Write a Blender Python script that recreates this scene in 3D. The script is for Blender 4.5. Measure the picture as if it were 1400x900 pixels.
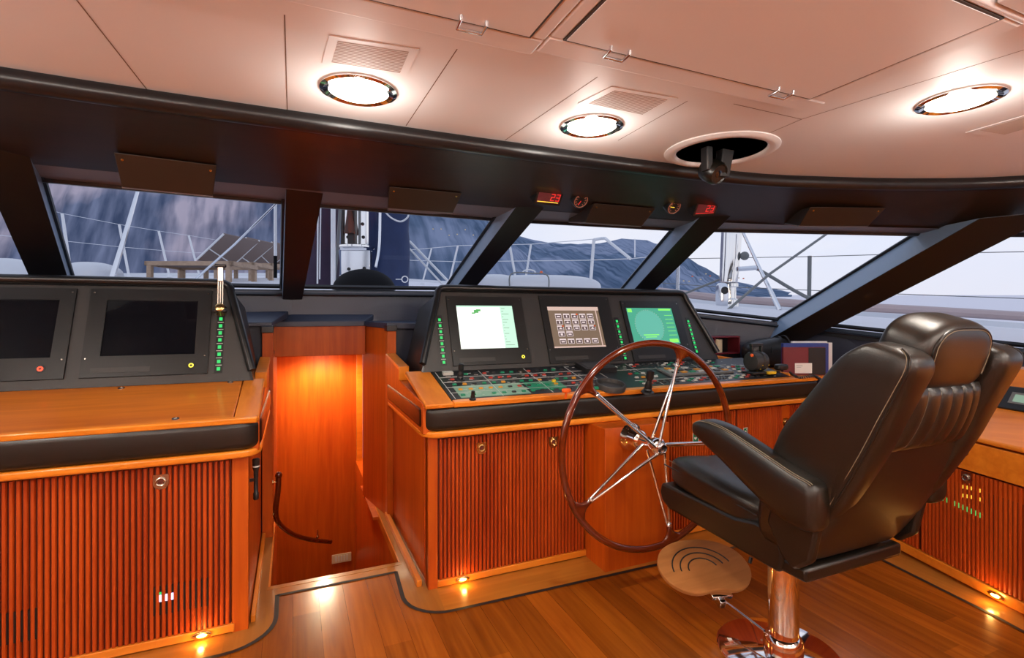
import bpy, bmesh, math, random
from mathutils import Vector, Matrix
random.seed(7)
PI = math.pi
S = bpy.context.scene
for o in list(bpy.data.objects): bpy.data.objects.remove(o)

# ------------------------------------------------------------------ camera
CH = 1.4                                  # eye height
CX, CY, FPX = 700.0, 430.0, 700.0         # 1400x900 frame, horizon row 430
YAW = math.atan(300.0 / 700.0)
SN, CS = math.sin(YAW), math.cos(YAW)
cam = bpy.data.cameras.new('camera'); camo = bpy.data.objects.new('camera', cam)
S.collection.objects.link(camo)
cam.sensor_width = 36; cam.lens = FPX / 1400 * 36; cam.shift_y = -20 / 1400.0
cam.clip_start = .02; cam.clip_end = 8000
camo.location = (0, 0, CH); camo.rotation_euler = (PI / 2, 0, -YAW)
S.camera = camo
S.view_settings.view_transform = 'Standard'; S.view_settings.look = 'None'
S.view_settings.gamma = 1; S.view_settings.exposure = 0.25
try: S.view_settings.use_curve_mapping = False
except Exception: pass

# ------------------------------------------------------------------ world: dusk sky
w = bpy.data.worlds.new('dusk_sky'); S.world = w; w.use_nodes = True
nt = w.node_tree; nt.nodes.clear()
tc = nt.nodes.new('ShaderNodeTexCoord'); sp = nt.nodes.new('ShaderNodeSeparateXYZ')
nt.links.new(tc.outputs['Generated'], sp.inputs[0])
cr = nt.nodes.new('ShaderNodeValToRGB'); e = cr.color_ramp.elements
e[0].position = 0.0; e[0].color = (.78, .77, .86, 1)
e[1].position = .6; e[1].color = (.46, .54, .74, 1)
x = e.new(.12); x.color = (.76, .79, .92, 1)
nt.links.new(sp.outputs[2], cr.inputs[0])
nz = nt.nodes.new('ShaderNodeTexNoise'); nz.inputs['Scale'].default_value = 3.2; nz.inputs['Detail'].default_value = 5
mp = nt.nodes.new('ShaderNodeMapping'); mp.inputs['Scale'].default_value = (1, 1, 3.5)
nt.links.new(tc.outputs['Generated'], mp.inputs[0]); nt.links.new(mp.outputs[0], nz.inputs[0])
mr = nt.nodes.new('ShaderNodeMapRange'); mr.inputs[1].default_value = .45; mr.inputs[2].default_value = .7
nt.links.new(nz.outputs[0], mr.inputs[0])
mx = nt.nodes.new('ShaderNodeMix'); mx.data_type = 'RGBA'
mx.inputs[7].default_value = (.85, .84, .9, 1)
nt.links.new(mr.outputs[0], mx.inputs[0]); nt.links.new(cr.outputs[0], mx.inputs[6])
bg = nt.nodes.new('ShaderNodeBackground'); bg.inputs[1].default_value = .96
out = nt.nodes.new('ShaderNodeOutputWorld')
nt.links.new(mx.outputs[2], bg.inputs[0]); nt.links.new(bg.outputs[0], out.inputs[0])

# ceiling downlights (X, Y), seen ones first, then unseen ones added for light; the lamps themselves are built further down
DOWNLIGHTS = [(.19, 1.655), (1.02, 1.63), (2.0, .96), (-1.35, 1.3), (-1.2, -.1), (.2, -.35), (1.6, -.35), (2.6, -.2)]
DL_POWER = 15.0; DL_GLOW = 2.6; FILL_POWER = 60.0
CEIL = 2.1

# ------------------------------------------------------------------ pixel <-> place
def ray(u, v):
    a = (u - CX) / FPX; b = (CY - v) / FPX
    return Vector((SN + CS * a, CS - SN * a, b))
CAM = Vector((0, 0, CH))
def P(u, v, X=None, Y=None, Z=None, D=None):
    r = ray(u, v)
    if X is not None: t = X / r.x
    elif Y is not None: t = Y / r.y
    elif Z is not None: t = (Z - CH) / r.z
    else: t = D
    return CAM + r * t

# ------------------------------------------------------------------ materials
M = {}
def _m(name):
    m = bpy.data.materials.new(name); m.use_nodes = True; M[name] = m
    return m, m.node_tree, m.node_tree.nodes['Principled BSDF']
def N(nt, t, **k):
    n = nt.nodes.new(t)
    for a, b in k.items(): setattr(n, a, b)
    return n
def solid(name, col, rough=.5, metal=0, coat=0, bump=0, bscale=200, var=.0, vscale=6, spec=.5):
    m, nt, b = _m(name)
    b.inputs['Base Color'].default_value = (*col, 1); b.inputs['Roughness'].default_value = rough
    b.inputs['Metallic'].default_value = metal; b.inputs['Coat Weight'].default_value = coat
    b.inputs['Coat Roughness'].default_value = .08; b.inputs['Specular IOR Level'].default_value = spec
    tc = N(nt, 'ShaderNodeTexCoord')
    if var:
        n = N(nt, 'ShaderNodeTexNoise'); n.inputs['Scale'].default_value = vscale; n.inputs['Detail'].default_value = 4
        nt.links.new(tc.outputs['Object'], n.inputs[0])
        x = N(nt, 'ShaderNodeMix', data_type='RGBA')
        x.inputs[6].default_value = (*[c * (1 - var) for c in col], 1); x.inputs[7].default_value = (*[min(1, c * (1 + var)) for c in col], 1)
        nt.links.new(n.outputs[0], x.inputs[0]); nt.links.new(x.outputs[2], b.inputs['Base Color'])
    if bump:
        n = N(nt, 'ShaderNodeTexNoise'); n.inputs['Scale'].default_value = bscale
        nt.links.new(tc.outputs['Object'], n.inputs[0])
        bp = N(nt, 'ShaderNodeBump'); bp.inputs['Strength'].default_value = bump; bp.inputs['Distance'].default_value = .002
        nt.links.new(n.outputs[0], bp.inputs['Height']); nt.links.new(bp.outputs[0], b.inputs['Normal'])
    return m
def emit(name, col, s=1.0):
    m, nt, b = _m(name)
    b.inputs['Base Color'].default_value = (.02, .02, .02, 1)
    b.inputs['Emission Color'].default_value = (*col, 1); b.inputs['Emission Strength'].default_value = s
    return m
def wood(name, dark, light, axis='Z', rough=.35, coat=.4, scale=1.0, planks=None, coatr=.08):
    m, nt, b = _m(name)
    tc = N(nt, 'ShaderNodeTexCoord'); mp = N(nt, 'ShaderNodeMapping')
    sc = {'X': (1.2, 18, 18), 'Y': (18, 1.2, 18), 'Z': (18, 18, 1.2)}[axis]
    mp.inputs['Scale'].default_value = [c * scale for c in sc]
    nt.links.new(tc.outputs['Object'], mp.inputs[0])
    n = N(nt, 'ShaderNodeTexNoise'); n.inputs['Scale'].default_value = 1.6; n.inputs['Detail'].default_value = 8; n.inputs['Distortion'].default_value = .6
    nt.links.new(mp.outputs[0], n.inputs[0])
    n2 = N(nt, 'ShaderNodeTexNoise'); n2.inputs['Scale'].default_value = .22; n2.inputs['Detail'].default_value = 3
    nt.links.new(mp.outputs[0], n2.inputs[0])
    ad = N(nt, 'ShaderNodeMath', operation='ADD'); nt.links.new(n.outputs[0], ad.inputs[0]); nt.links.new(n2.outputs[0], ad.inputs[1])
    mr = N(nt, 'ShaderNodeMapRange'); mr.inputs[1].default_value = .7; mr.inputs[2].default_value = 1.3
    nt.links.new(ad.outputs[0], mr.inputs[0])
    x = N(nt, 'ShaderNodeMix', data_type='RGBA'); x.inputs[6].default_value = (*dark, 1); x.inputs[7].default_value = (*light, 1)
    nt.links.new(mr.outputs[0], x.inputs[0]); col = x.outputs[2]
    if planks:
        sx = N(nt, 'ShaderNodeSeparateXYZ'); nt.links.new(tc.outputs['Object'], sx.inputs[0])
        dv = N(nt, 'ShaderNodeMath', operation='DIVIDE'); nt.links.new(sx.outputs[0], dv.inputs[0]); dv.inputs[1].default_value = planks
        fl = N(nt, 'ShaderNodeMath', operation='FLOOR'); nt.links.new(dv.outputs[0], fl.inputs[0])
        fr = N(nt, 'ShaderNodeMath', operation='FRACT'); nt.links.new(dv.outputs[0], fr.inputs[0])
        # staggered board ends
        w0 = N(nt, 'ShaderNodeTexWhiteNoise', noise_dimensions='1D'); nt.links.new(fl.outputs[0], w0.inputs['W'])
        yo = N(nt, 'ShaderNodeMath', operation='MULTIPLY_ADD'); nt.links.new(sx.outputs[1], yo.inputs[0]); yo.inputs[1].default_value = .55
        nt.links.new(w0.outputs[0], yo.inputs[2])
        yf = N(nt, 'ShaderNodeMath', operation='FLOOR'); nt.links.new(yo.outputs[0], yf.inputs[0])
        cb = N(nt, 'ShaderNodeCombineXYZ'); nt.links.new(fl.outputs[0], cb.inputs[0]); nt.links.new(yf.outputs[0], cb.inputs[1])
        wn = N(nt, 'ShaderNodeTexWhiteNoise', noise_dimensions='2D'); nt.links.new(cb.outputs[0], wn.inputs[0])
        hs = N(nt, 'ShaderNodeMapRange'); hs.inputs[3].default_value = .62; hs.inputs[4].default_value = 1.35
        nt.links.new(wn.outputs[0], hs.inputs[0])
        vm = N(nt, 'ShaderNodeVectorMath', operation='SCALE'); nt.links.new(col, vm.inputs[0]); nt.links.new(hs.outputs[0], vm.inputs['Scale'])
        lt = N(nt, 'ShaderNodeMath', operation='LESS_THAN'); nt.links.new(fr.outputs[0], lt.inputs[0]); lt.inputs[1].default_value = .012
        m2 = N(nt, 'ShaderNodeMix', data_type='RGBA'); nt.links.new(lt.outputs[0], m2.inputs[0]); nt.links.new(vm.outputs[0], m2.inputs[6])
        m2.inputs[7].default_value = (dark[0] * .4, dark[1] * .4, dark[2] * .4, 1); col = m2.outputs[2]
    nt.links.new(col, b.inputs['Base Color'])
    b.inputs['Roughness'].default_value = rough; b.inputs['Coat Weight'].default_value = coat; b.inputs['Coat Roughness'].default_value = coatr; b.inputs['Specular IOR Level'].default_value = .3
    bp = N(nt, 'ShaderNodeBump'); bp.inputs['Strength'].default_value = .06; bp.inputs['Distance'].default_value = .001
    nt.links.new(n.outputs[0], bp.inputs['Height']); nt.links.new(bp.outputs[0], b.inputs['Normal'])
    return m

wood('cherry', (.40, .055, .003), (.60, .115, .006), 'Z', .42, .08)
wood('cherry_x', (.50, .115, .008), (.72, .21, .02), 'X', .3, .4)
wood('cherry_trim', (.62, .16, .010), (.80, .26, .022), 'X', .3, .35)
wood('cherry_y', (.62, .16, .010), (.78, .25, .02), 'Y', .42, .12)
wood('slat_wood', (.31, .030, .002), (.52, .076, .005), 'Z', .5, .0)
solid('slat_back', (.09, .010, .002), .6)
wood('teak_floor', (.20, .046, .004), (.36, .100, .008), 'Y', .26, .3, planks=.118, coatr=.12)
wood('teak_border', (.34, .11, .012), (.48, .18, .025), 'X', .28, .35)
wood('teak_side', (.28, .095, .012), (.40, .16, .028), 'Y', .28, .35)
wood('wheel_wood', (.085, .010, .002), (.16, .024, .004), 'X', .16, 1.0, coatr=.03)
wood('walnut', (.30, .11, .025), (.46, .19, .05), 'X', .6, 0)
wood('header_veneer', (.018, .008, .003), (.032, .014, .005), 'X', .42, .1)
solid('caulk', (.012, .012, .012), .6)
solid('leather', (.0105, .0072, .0042), .35, coat=.0, bump=.25, bscale=420, spec=.6)
solid('leather_pad', (.009, .007, .005), .34, coat=.05, bump=.2, bscale=380)
solid('stitch', (.22, .18, .12), .6)
solid('charcoal', (.036, .034, .033), .5, bump=.1, bscale=900)
solid('bezel_black', (.010, .010, .010), .42)
solid('rubber_black', (.008, .008, .009), .32)
solid('screen_off', (.004, .005, .008), .08, spec=.6)
solid('plastic_black', (.012, .012, .013), .4)
solid('chrome', (.86, .85, .83), .07, metal=1)
solid('steel', (.72, .74, .78), .18, metal=1)
solid('brass', (.62, .42, .18), .22, metal=1)
solid('nickel', (.55, .50, .44), .25, metal=1)
solid('ceiling_vinyl', (.85, .84, .835), .5, var=.02, vscale=3)
solid('vent_slot', (.42, .32, .27), .7)
solid('seam', (.20, .12, .08), .8)
solid('gasket', (.07, .055, .045), .6)
solid('wall_cream', (.62, .52, .43), .6, var=.03)
solid('navy_wall', (.028, .036, .062), .42)
solid('frame_black', (.010, .011, .014), .3)
solid('pillar_skylit', (.20, .29, .42), .32, coat=.2)  # blue sky reflection on the post sides, put into the base colour
solid('pillar_face', (.006, .0035, .0022), .5)
solid('cover_brown', (.022, .012, .007), .5)
solid('camera_body', (.008, .007, .005), .3)
solid('soffit', (.17, .17, .20), .5)
solid('white_plastic', (.75, .74, .70), .4)
solid('ivory', (.75, .62, .40), .4)
solid('paper', (.82, .80, .76), .7)
solid('maroon', (.16, .012, .02), .45)
solid('blue_cover', (.02, .045, .25), .4)
solid('grey_plastic', (.16, .17, .17), .4)
solid('panel_green', (.20, .36, .26), .45)
solid('white_line', (.55, .55, .52), .5)
solid('btn_green', (.01, .22, .11), .4)
solid('btn_red', (.42, .04, .025), .4)
solid('btn_amber', (.65, .28, .02), .4)
solid('btn_dark', (.03, .03, .03), .4)
solid('btn_white', (.55, .55, .5), .4)
solid('orange', (.85, .12, .01), .4)
solid('yellow', (.8, .5, .02), .4)
solid('sign_green', (.0, .16, .06), .5)
emit('led_green', (.02, .75, .16), .9)
emit('led_red', (1, .05, .02), 3)
emit('led_amber', (.9, .75, .05), 1.6)
emit('led_white', (.7, .6, 1), 2.5)
emit('led_yellow', (1, .6, .05), 1.5)
emit('digit_red', (.9, .02, .015), .9)
emit('dial_red', (.5, .12, .06), .6)
emit('display_red', (.10, .004, .006), .8)
emit('screen_white', (.93, 1, .92), 1.15)
emit('screen_pale', (.55, .86, .66), 1.0)
emit('screen_mark', (.10, .5, .12), .8)
emit('screen_text', (.25, .38, .28), .8)
emit('screen_brown', (.17, .11, .07), 1.0)
emit('screen_pink', (.60, .42, .36), 1.0)
emit('icon_tile', (.10, .06, .06), 1.0)
emit('icon_line', (.75, .62, .62), 1.0)
emit('screen_teal', (.05, .34, .22), 1.0)
emit('screen_teal_light', (.10, .42, .32), 1.0)
emit('screen_lime', (.25, .9, .12), 1.0)
emit('lamp_disc', (1, .93, .82), 14)
emit('lamp_warm', (1, .48, .08), 14)
emit('lamp_well', (1, .85, .6), 45)
solid('pink_teak', (.45, .36, .36), .6)
solid('gelcoat', (.62, .64, .68), .35)
solid('white_paint', (.75, .77, .8), .35)
solid('deck_white', (.72, .72, .76), .6, var=.05)
solid('navy_canvas', (.016, .032, .10), .75, var=.3, vscale=5)
solid('plum_canvas', (.035, .018, .045), .75, var=.3, vscale=5)
solid('canvas_brown', (.07, .03, .022), .7)
solid('brown_sling', (.24, .18, .16), .7)
wood('deck_teak', (.32, .22, .15), (.48, .34, .24), 'X', .6, 0)
solid('dome_black', (.004, .004, .005), .8, spec=.15)
m, nt, b = _m('glass'); nt.nodes.remove(b)
tr = N(nt, 'ShaderNodeBsdfTransparent'); gl = N(nt, 'ShaderNodeBsdfGlossy'); gl.inputs['Roughness'].default_value = .01
tr.inputs[0].default_value = (.93, .95, .97, 1)
ms = N(nt, 'ShaderNodeMixShader'); ms.inputs[0].default_value = .03
nt.links.new(tr.outputs[0], ms.inputs[1]); nt.links.new(gl.outputs[0], ms.inputs[2]); nt.links.new(ms.outputs[0], nt.nodes['Material Output'].inputs[0])
# rocky wooded hillside
def hill_mat(name, c1, c2, c3, sc, str_=1):
    m, nt, b = _m(name)
    tc = N(nt, 'ShaderNodeTexCoord'); mp = N(nt, 'ShaderNodeMapping'); mp.inputs['Scale'].default_value = (1, .02, .20)
    nt.links.new(tc.outputs['Object'], mp.inputs[0])
    n1 = N(nt, 'ShaderNodeTexNoise'); n1.inputs['Scale'].default_value = sc; n1.inputs['Detail'].default_value = 3
    n2 = N(nt, 'ShaderNodeTexNoise'); n2.inputs['Scale'].default_value = sc * 13; n2.inputs['Detail'].default_value = 6
    nt.links.new(tc.outputs['Object'], n1.inputs[0]); nt.links.new(mp.outputs[0], n2.inputs[0])
    r1 = N(nt, 'ShaderNodeMapRange'); r1.inputs[1].default_value = .46; r1.inputs[2].default_value = .55; nt.links.new(n1.outputs[0], r1.inputs[0])
    r2 = N(nt, 'ShaderNodeMapRange'); r2.inputs[1].default_value = .35; r2.inputs[2].default_value = .68; nt.links.new(n2.outputs[0], r2.inputs[0])
    xa = N(nt, 'ShaderNodeMix', data_type='RGBA'); xa.inputs[6].default_value = (*c1, 1); xa.inputs[7].default_value = (*c2, 1)
    nt.links.new(r2.outputs[0], xa.inputs[0])
    xb = N(nt, 'ShaderNodeMix', data_type='RGBA'); xb.inputs[7].default_value = (*c3, 1)
    ml = N(nt, 'ShaderNodeMath', operation='MULTIPLY'); nt.links.new(r1.outputs[0], ml.inputs[0])
    ad = N(nt, 'ShaderNodeMath', operation='ADD'); nt.links.new(r2.outputs[0], ad.inputs[0]); ad.inputs[1].default_value = .35
    nt.links.new(ad.outputs[0], ml.inputs[1]); ml.use_clamp = True
    nt.links.new(ml.outputs[0], xb.inputs[0]); nt.links.new(xa.outputs[2], xb.inputs[6])
    nt.links.new(xb.outputs[2], b.inputs['Base Color']); b.inputs['Roughness'].default_value = 1; b.inputs['Specular IOR Level'].default_value = 0
hill_mat('cliff', (.07, .095, .16), (.25, .28, .38), (.56, .48, .53), .012)
hill_mat('far_hill', (.07, .11, .18), (.17, .23, .34), (.26, .31, .43), .008)
m, nt, b = _m('sea')
b.inputs['Base Color'].default_value = (.74, .71, .77, 1); b.inputs['Roughness'].default_value = .45
n = N(nt, 'ShaderNodeTexNoise'); n.inputs['Scale'].default_value = .35; n.inputs['Detail'].default_value = 5
tcc = N(nt, 'ShaderNodeTexCoord'); nt.links.new(tcc.outputs['Object'], n.inputs[0])
bp = N(nt, 'ShaderNodeBump'); bp.inputs['Strength'].default_value = .5; bp.inputs['Distance'].default_value = .3
nt.links.new(n.outputs[0], bp.inputs['Height']); nt.links.new(bp.outputs[0], b.inputs['Normal'])

# ------------------------------------------------------------------ mesh helpers
class Fr:
    def __init__(s, o, ex=(1, 0, 0), ey=(0, 1, 0), ez=None):
        s.o = Vector(o); s.ex = Vector(ex).normalized(); s.ey = Vector(ey).normalized()
        s.ez = Vector(ez).normalized() if ez is not None else s.ex.cross(s.ey).normalized()
    def p(s, x, y, z=0): return s.o + s.ex * x + s.ey * y + s.ez * z
    def uv(s, u, v):
        r = ray(u, v); t = (s.o - CAM).dot(s.ez) / r.dot(s.ez); q = CAM + r * t - s.o
        return q.dot(s.ex), q.dot(s.ey)
W = Fr((0, 0, 0), (1, 0, 0), (0, 1, 0), (0, 0, 1))
class B:
    def __init__(s): s.v = []; s.f = []; s.m = []; s.mats = []
    def mi(s, m):
        if m not in s.mats: s.mats.append(m)
        return s.mats.index(m)
    def add(s, vs, fs, m):
        k = len(s.v); i = s.mi(m); s.v += [Vector(q) for q in vs]
        for f in fs: s.f.append([k + j for j in f]); s.m.append(i)
    def hexa(s, pts, m):      # 4 bottom (ccw) + 4 top
        s.add(pts, [(3, 2, 1, 0), (4, 5, 6, 7), (0, 1, 5, 4), (1, 2, 6, 5), (2, 3, 7, 6), (3, 0, 4, 7)], m)
    def box(s, x0, x1, y0, y1, z0, z1, m, fr=W):
        s.hexa([fr.p(*q) for q in ((x0, y0, z0), (x1, y0, z0), (x1, y1, z0), (x0, y1, z0), (x0, y0, z1), (x1, y0, z1), (x1, y1, z1), (x0, y1, z1))], m)
    def prism(s, poly, m, d, ):   # poly: world points, d: extrude vector
        n = len(poly); d = Vector(d); vs = [Vector(q) for q in poly] + [Vector(q) + d for q in poly]
        s.add(vs, [tuple(range(n))[::-1], tuple(range(n, 2 * n))] + [(i, (i + 1) % n, n + (i + 1) % n, n + i) for i in range(n)], m)
    def loft(s, rings, m, cap=True, closed=True):
        n = len(rings[0]); vs = [q for r in rings for q in r]; fs = []
        for a in range(len(rings) - 1):
            for i in range(n if closed else n - 1):
                j = (i + 1) % n; fs.append((a * n + i, a * n + j, (a + 1) * n + j, (a + 1) * n + i))
        if cap: fs.append(tuple(range(n))[::-1]); fs.append(tuple((len(rings) - 1) * n + i for i in range(n)))
        s.add(vs, fs, m)
    def tube(s, pts, r, m, seg=8, closed=False, cap=True):
        pts = [Vector(q) for q in pts]; n = len(pts); rr = r if hasattr(r, '__len__') else [r] * n
        t0 = (pts[1] - pts[0]).normalized(); up = Vector((0, 0, 1)) if abs(t0.z) < .9 else Vector((1, 0, 0))
        u = t0.cross(up).normalized(); rings = []
        for i in range(n):
            if closed: t = (pts[(i + 1) % n] - pts[i - 1]).normalized()
            else: t = (pts[min(i + 1, n - 1)] - pts[max(i - 1, 0)]).normalized()
            u = (u - t * u.dot(t)).normalized(); w_ = t.cross(u)
            rings.append([pts[i] + (u * math.cos(a) + w_ * math.sin(a)) * rr[i] for a in [2 * PI * k / seg for k in range(seg)]])
        if closed:
            s.loft(rings + [rings[0]], m, cap=False)
        else: s.loft(rings, m, cap=cap)
    def lathe(s, o, ax, prof, m, seg=32):     # prof: (radius, height)
        o = Vector(o); ax = Vector(ax).normalized(); up = Vector((0, 0, 1)) if abs(ax.z) < .9 else Vector((1, 0, 0))
        u = ax.cross(up).normalized(); w_ = ax.cross(u); rings = []
        for r, h in prof:
            rings.append([o + ax * h + (u * math.cos(a) + w_ * math.sin(a)) * max(r, 1e-5) for a in [2 * PI * k / seg for k in range(seg)]])
        s.loft(rings, m, cap=True)
    def sbox(s, c, h, m, fr=W, e=5, n=10, fn=None):     # soft superellipsoid box
        pts = {}; vs = []; fs = []
        def key(i, j, k):
            if (i, j, k) not in pts:
                q = [2 * t / n - 1 for t in (i, j, k)]
                q = [math.tan(t * PI / 4) if True else t for t in q]
                L = sum(abs(t) ** e for t in q) ** (1 / e); q = [t / L for t in q]
                q = Vector((q[0] * h[0], q[1] * h[1], q[2] * h[2]))
                if fn: q = fn(q)
                q = Vector((q[0] + c[0], q[1] + c[1], q[2] + c[2]))
                pts[(i, j, k)] = len(vs); vs.append(fr.p(*q))
            return pts[(i, j, k)]
        for a in range(n):
            for b_ in range(n):
                for side in (0, n):
                    q = [key(a, b_, side), key(a + 1, b_, side), key(a + 1, b_ + 1, side), key(a, b_ + 1, side)]; fs.append(q[::-1] if side == 0 else q)
                    q = [key(a, side, b_), key(a + 1, side, b_), key(a + 1, side, b_ + 1), key(a, side, b_ + 1)]; fs.append(q if side == 0 else q[::-1])
                    q = [key(side, a, b_), key(side, a + 1, b_), key(side, a + 1, b_ + 1), key(side, a, b_ + 1)]; fs.append(q[::-1] if side == 0 else q)
        s.add(vs, fs, m)
    def sphere(s, c, r, m, n=8, sc=(1, 1, 1)): s.sbox(c, [r * k for k in sc], m, e=2, n=n)
    def make(s, name, parent=None, loc=None, bevel=0, smooth=38, label=None):
        base = Vector((0, 0, 0)); q = parent
        while q is not None: base += q.location; q = q.parent
        off = base + (Vector(loc) if loc is not None else Vector((0, 0, 0)))
        me = bpy.data.meshes.new(name); me.from_pydata([v - off for v in s.v], [], s.f)
        for k in s.mats: me.materials.append(M[k])
        for pl, i in zip(me.polygons, s.m): pl.material_index = i
        bmm = bmesh.new(); bmm.from_mesh(me); bmesh.ops.recalc_face_normals(bmm, faces=bmm.faces); bmm.to_mesh(me); bmm.free()
        me.polygons.foreach_set('use_smooth', [True] * len(me.polygons))
        if hasattr(me, 'set_sharp_from_angle'): me.set_sharp_from_angle(angle=math.radians(smooth))
        o = bpy.data.objects.new(name, me); S.collection.objects.link(o)
        if parent is not None: o.parent = parent
        if loc is not None: o.location = loc
        if bevel:
            b = o.modifiers.new('bevel', 'BEVEL'); b.width = bevel; b.segments = 2; b.limit_method = 'ANGLE'; b.angle_limit = .6
        if label: o['label'] = label
        return o
    def thing(s, name, label, cat, loc=None, group=None, **k):
        if loc is None:
            n = len(s.v); loc = Vector((sum(v.x for v in s.v) / n, sum(v.y for v in s.v) / n, min(v.z for v in s.v)))
        o = s.make(name, None, loc, **k); o['label'] = label; o['category'] = cat
        if group: o['group'] = group
        return o
    def struct(s, name, parent=None, **k):
        o = s.make(name, parent, None, **k)
        if parent is None: o['kind'] = 'structure'
        return o
def root(name, label, cat, loc, group=None):
    o = bpy.data.objects.new(name, None); o.empty_display_size = .1; S.collection.objects.link(o)
    o.location = loc; o['label'] = label; o['category'] = cat
    if group: o['group'] = group
    return o
def copy_tree(o, parent=None):
    c = o.copy(); S.collection.objects.link(c); c.parent = parent
    for ch in list(o.children): copy_tree(ch, c)
    return c
def lerp(a, b, t): return a + (b - a) * t
def pl(tbl, x):      # piecewise linear
    if x <= tbl[0][0]: return tbl[0][1]
    for (x0, y0), (x1, y1) in zip(tbl, tbl[1:]):
        if x <= x1: return y0 + (y1 - y0) * (x - x0) / (x1 - x0)
    return tbl[-1][1]
def smooth(pts, n=6, closed=False):       # catmull-rom
    pts = [Vector(q) for q in pts]; out = []; L = len(pts)
    rng = range(L) if closed else range(L - 1)
    for i in rng:
        g = (lambda k: pts[k % L]) if closed else (lambda k: pts[max(0, min(L - 1, k))])
        p0, p1, p2, p3 = g(i - 1), g(i), g(i + 1), g(i + 2)
        for k in range(n):
            t = k / n
            out.append(.5 * ((2 * p1) + (p2 - p0) * t + (2 * p0 - 5 * p1 + 4 * p2 - p3) * t * t + (3 * p1 - p0 - 3 * p2 + p3) * t ** 3))
    if not closed: out.append(pts[-1])
    return out
V = Vector
# ================================================================== STRUCTURE
# ---- floor with plank deck, border boards and black inlay
FLX0, FLX1, FLY0, FLY1 = -2.7, 4.3, -2.2, 2.9
b = B(); b.box(FLX0, FLX1, FLY0, FLY1, -.04, 0, 'teak_floor'); b.struct('floor')
def arc(cx, cy, r, a0, a1, n=7): return [(cx + r * math.cos(math.radians(lerp(a0, a1, k / n))), cy + r * math.sin(math.radians(lerp(a0, a1, k / n)))) for k in range(n + 1)]
line1 = [(-2.65, 2.40), (-.27, 2.40)] + arc(-.27, 2.60, .20, -90, 0) + [(-.07, 2.805)]
line2 = [(-.07, 2.80), (.515, 2.80)]
line3 = [(.515, 2.805), (.50, 2.53)] + arc(.70, 2.53, .20, 180, 270) + [(2.93, 2.29)] + arc(2.93, 2.09, .20, 90, 5) + [(2.99, 1.3), (2.60, -.1), (2.2, -1.6)]
def ribbon(path, w, z, m, b):
    n = len(path); L = []; R = []
    for i, (x, y) in enumerate(path):
        a = V((*path[max(0, i - 1)], 0)); c = V((*path[min(n - 1, i + 1)], 0)); d = (c - a).normalized(); q = V((d.y, -d.x, 0)) * w / 2
        L.append(V((x, y, z)) - q); R.append(V((x, y, z)) + q)
    vs = L + R; b.add(vs, [(i, i + 1, n + i + 1, n + i) for i in range(n - 1)], m)
b = B()
for p in (line1, line2, line3): ribbon(p, .020, .0032, 'caulk', b)
b.struct('trim_1')
b = B()
b.add([(x, y, .0016) for x, y in line1[:2]] + [(-.27, 2.62, .0016), (-2.65, 2.62, .0016)], [(0, 1, 2, 3)], 'teak_border')
b.add([(x, y, .0018) for x, y in line1[1:]] + [(-.07, 2.9, .0018), (-.27, 2.9, .0018)], [tuple(range(len(line1) + 1))], 'teak_side')
b.add([(-.07, 2.80, .0016), (.515, 2.80, .0016), (.515, 2.9, .0016), (-.07, 2.9, .0016)], [(0, 1, 2, 3)], 'teak_border')
b.add([(x, y, .0018) for x, y in line3[:9]] + [(.66, 2.33, .0018), (.70, 2.9, .0018), (.515, 2.9, .0018)], [tuple(range(12))], 'teak_side')
b.add([(.66, 2.33, .0016), (2.93, 2.29, .0016), (3.1, 2.6, .0016), (.66, 2.6, .0016)], [(0, 1, 2, 3)], 'teak_border')
q = line3[-12:]
b.add([(x, y, .0016) for x, y in q] + [(2.6, -1.6, .0016), (3.6, 2.6, .0016), (3.1, 2.6, .0016)], [tuple(range(len(q) + 3))], 'teak_side')
b.struct('trim_2')
b = B(); b.box(-.215, -.115, 2.9, 3.8, -.03, .0, 'teak_side'); b.box(-.115, -.105, 2.9, 3.8, -.05, .004, 'cherry_trim')
b.box(.555, .66, 2.9, 3.8, -.03, .0, 'teak_side'); b.box(.548, .556, 2.9, 3.8, -.05, .004, 'cherry_trim')
b.box(-.12, .56, 2.87, 2.905, -.05, .003, 'teak_border')
b.struct('trim_3')
# thin skirting rails running beside the stairwell, along the foot of the consoles
b = B(); b.box(-.175, -.155, 2.60, 3.6, 0, .035, 'cherry_y'); b.box(.585, .612, 2.60, 3.6, 0, .035, 'cherry_y'); b.struct('baseboard_stairwell', bevel=.004)

# ---- companionway well
b = B(); b.box(-.16, -.115, 2.9, 4.5, -1.75, -.006, 'cherry'); b.box(-.14, -.115, 3.6, 4.5, 0, 1.14, 'cherry'); b.box(-.20, -.14, 4.5, 5.2, -1.75, 1.14, 'cherry'); b.struct('wall_stairwell_port')
b = B(); b.box(.557, .58, 2.9, 4.5, -1.75, -.006, 'cherry')
b.hexa([V(t) for t in ((.60, 3.62, 0), (.62, 3.62, 0), (.52, 4.1, 0), (.50, 4.1, 0), (.60, 3.62, 1.335), (.62, 3.62, 1.335), (.52, 4.1, 1.335), (.50, 4.1, 1.335))], 'cherry')
b.hexa([V(t) for t in ((.50, 4.1, -.02), (.56, 4.1, -.02), (.70, 5.2, -.02), (.64, 5.2, -.02), (.50, 4.1, 1.14), (.56, 4.1, 1.14), (.70, 5.2, 1.14), (.64, 5.2, 1.14))], 'cherry'); b.box(.557, .72, 4.5, 5.2, -1.75, -.01, 'cherry'); b.box(.51, .60, 3.62, 4.33, -.02, -.001, 'cherry'); b.struct('wall_stairwell_starboard')
b = B(); b.box(-.14, .6, 2.875, 2.90, -1.75, -.04, 'cherry_x'); b.struct('wall_stairwell_aft')
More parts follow.
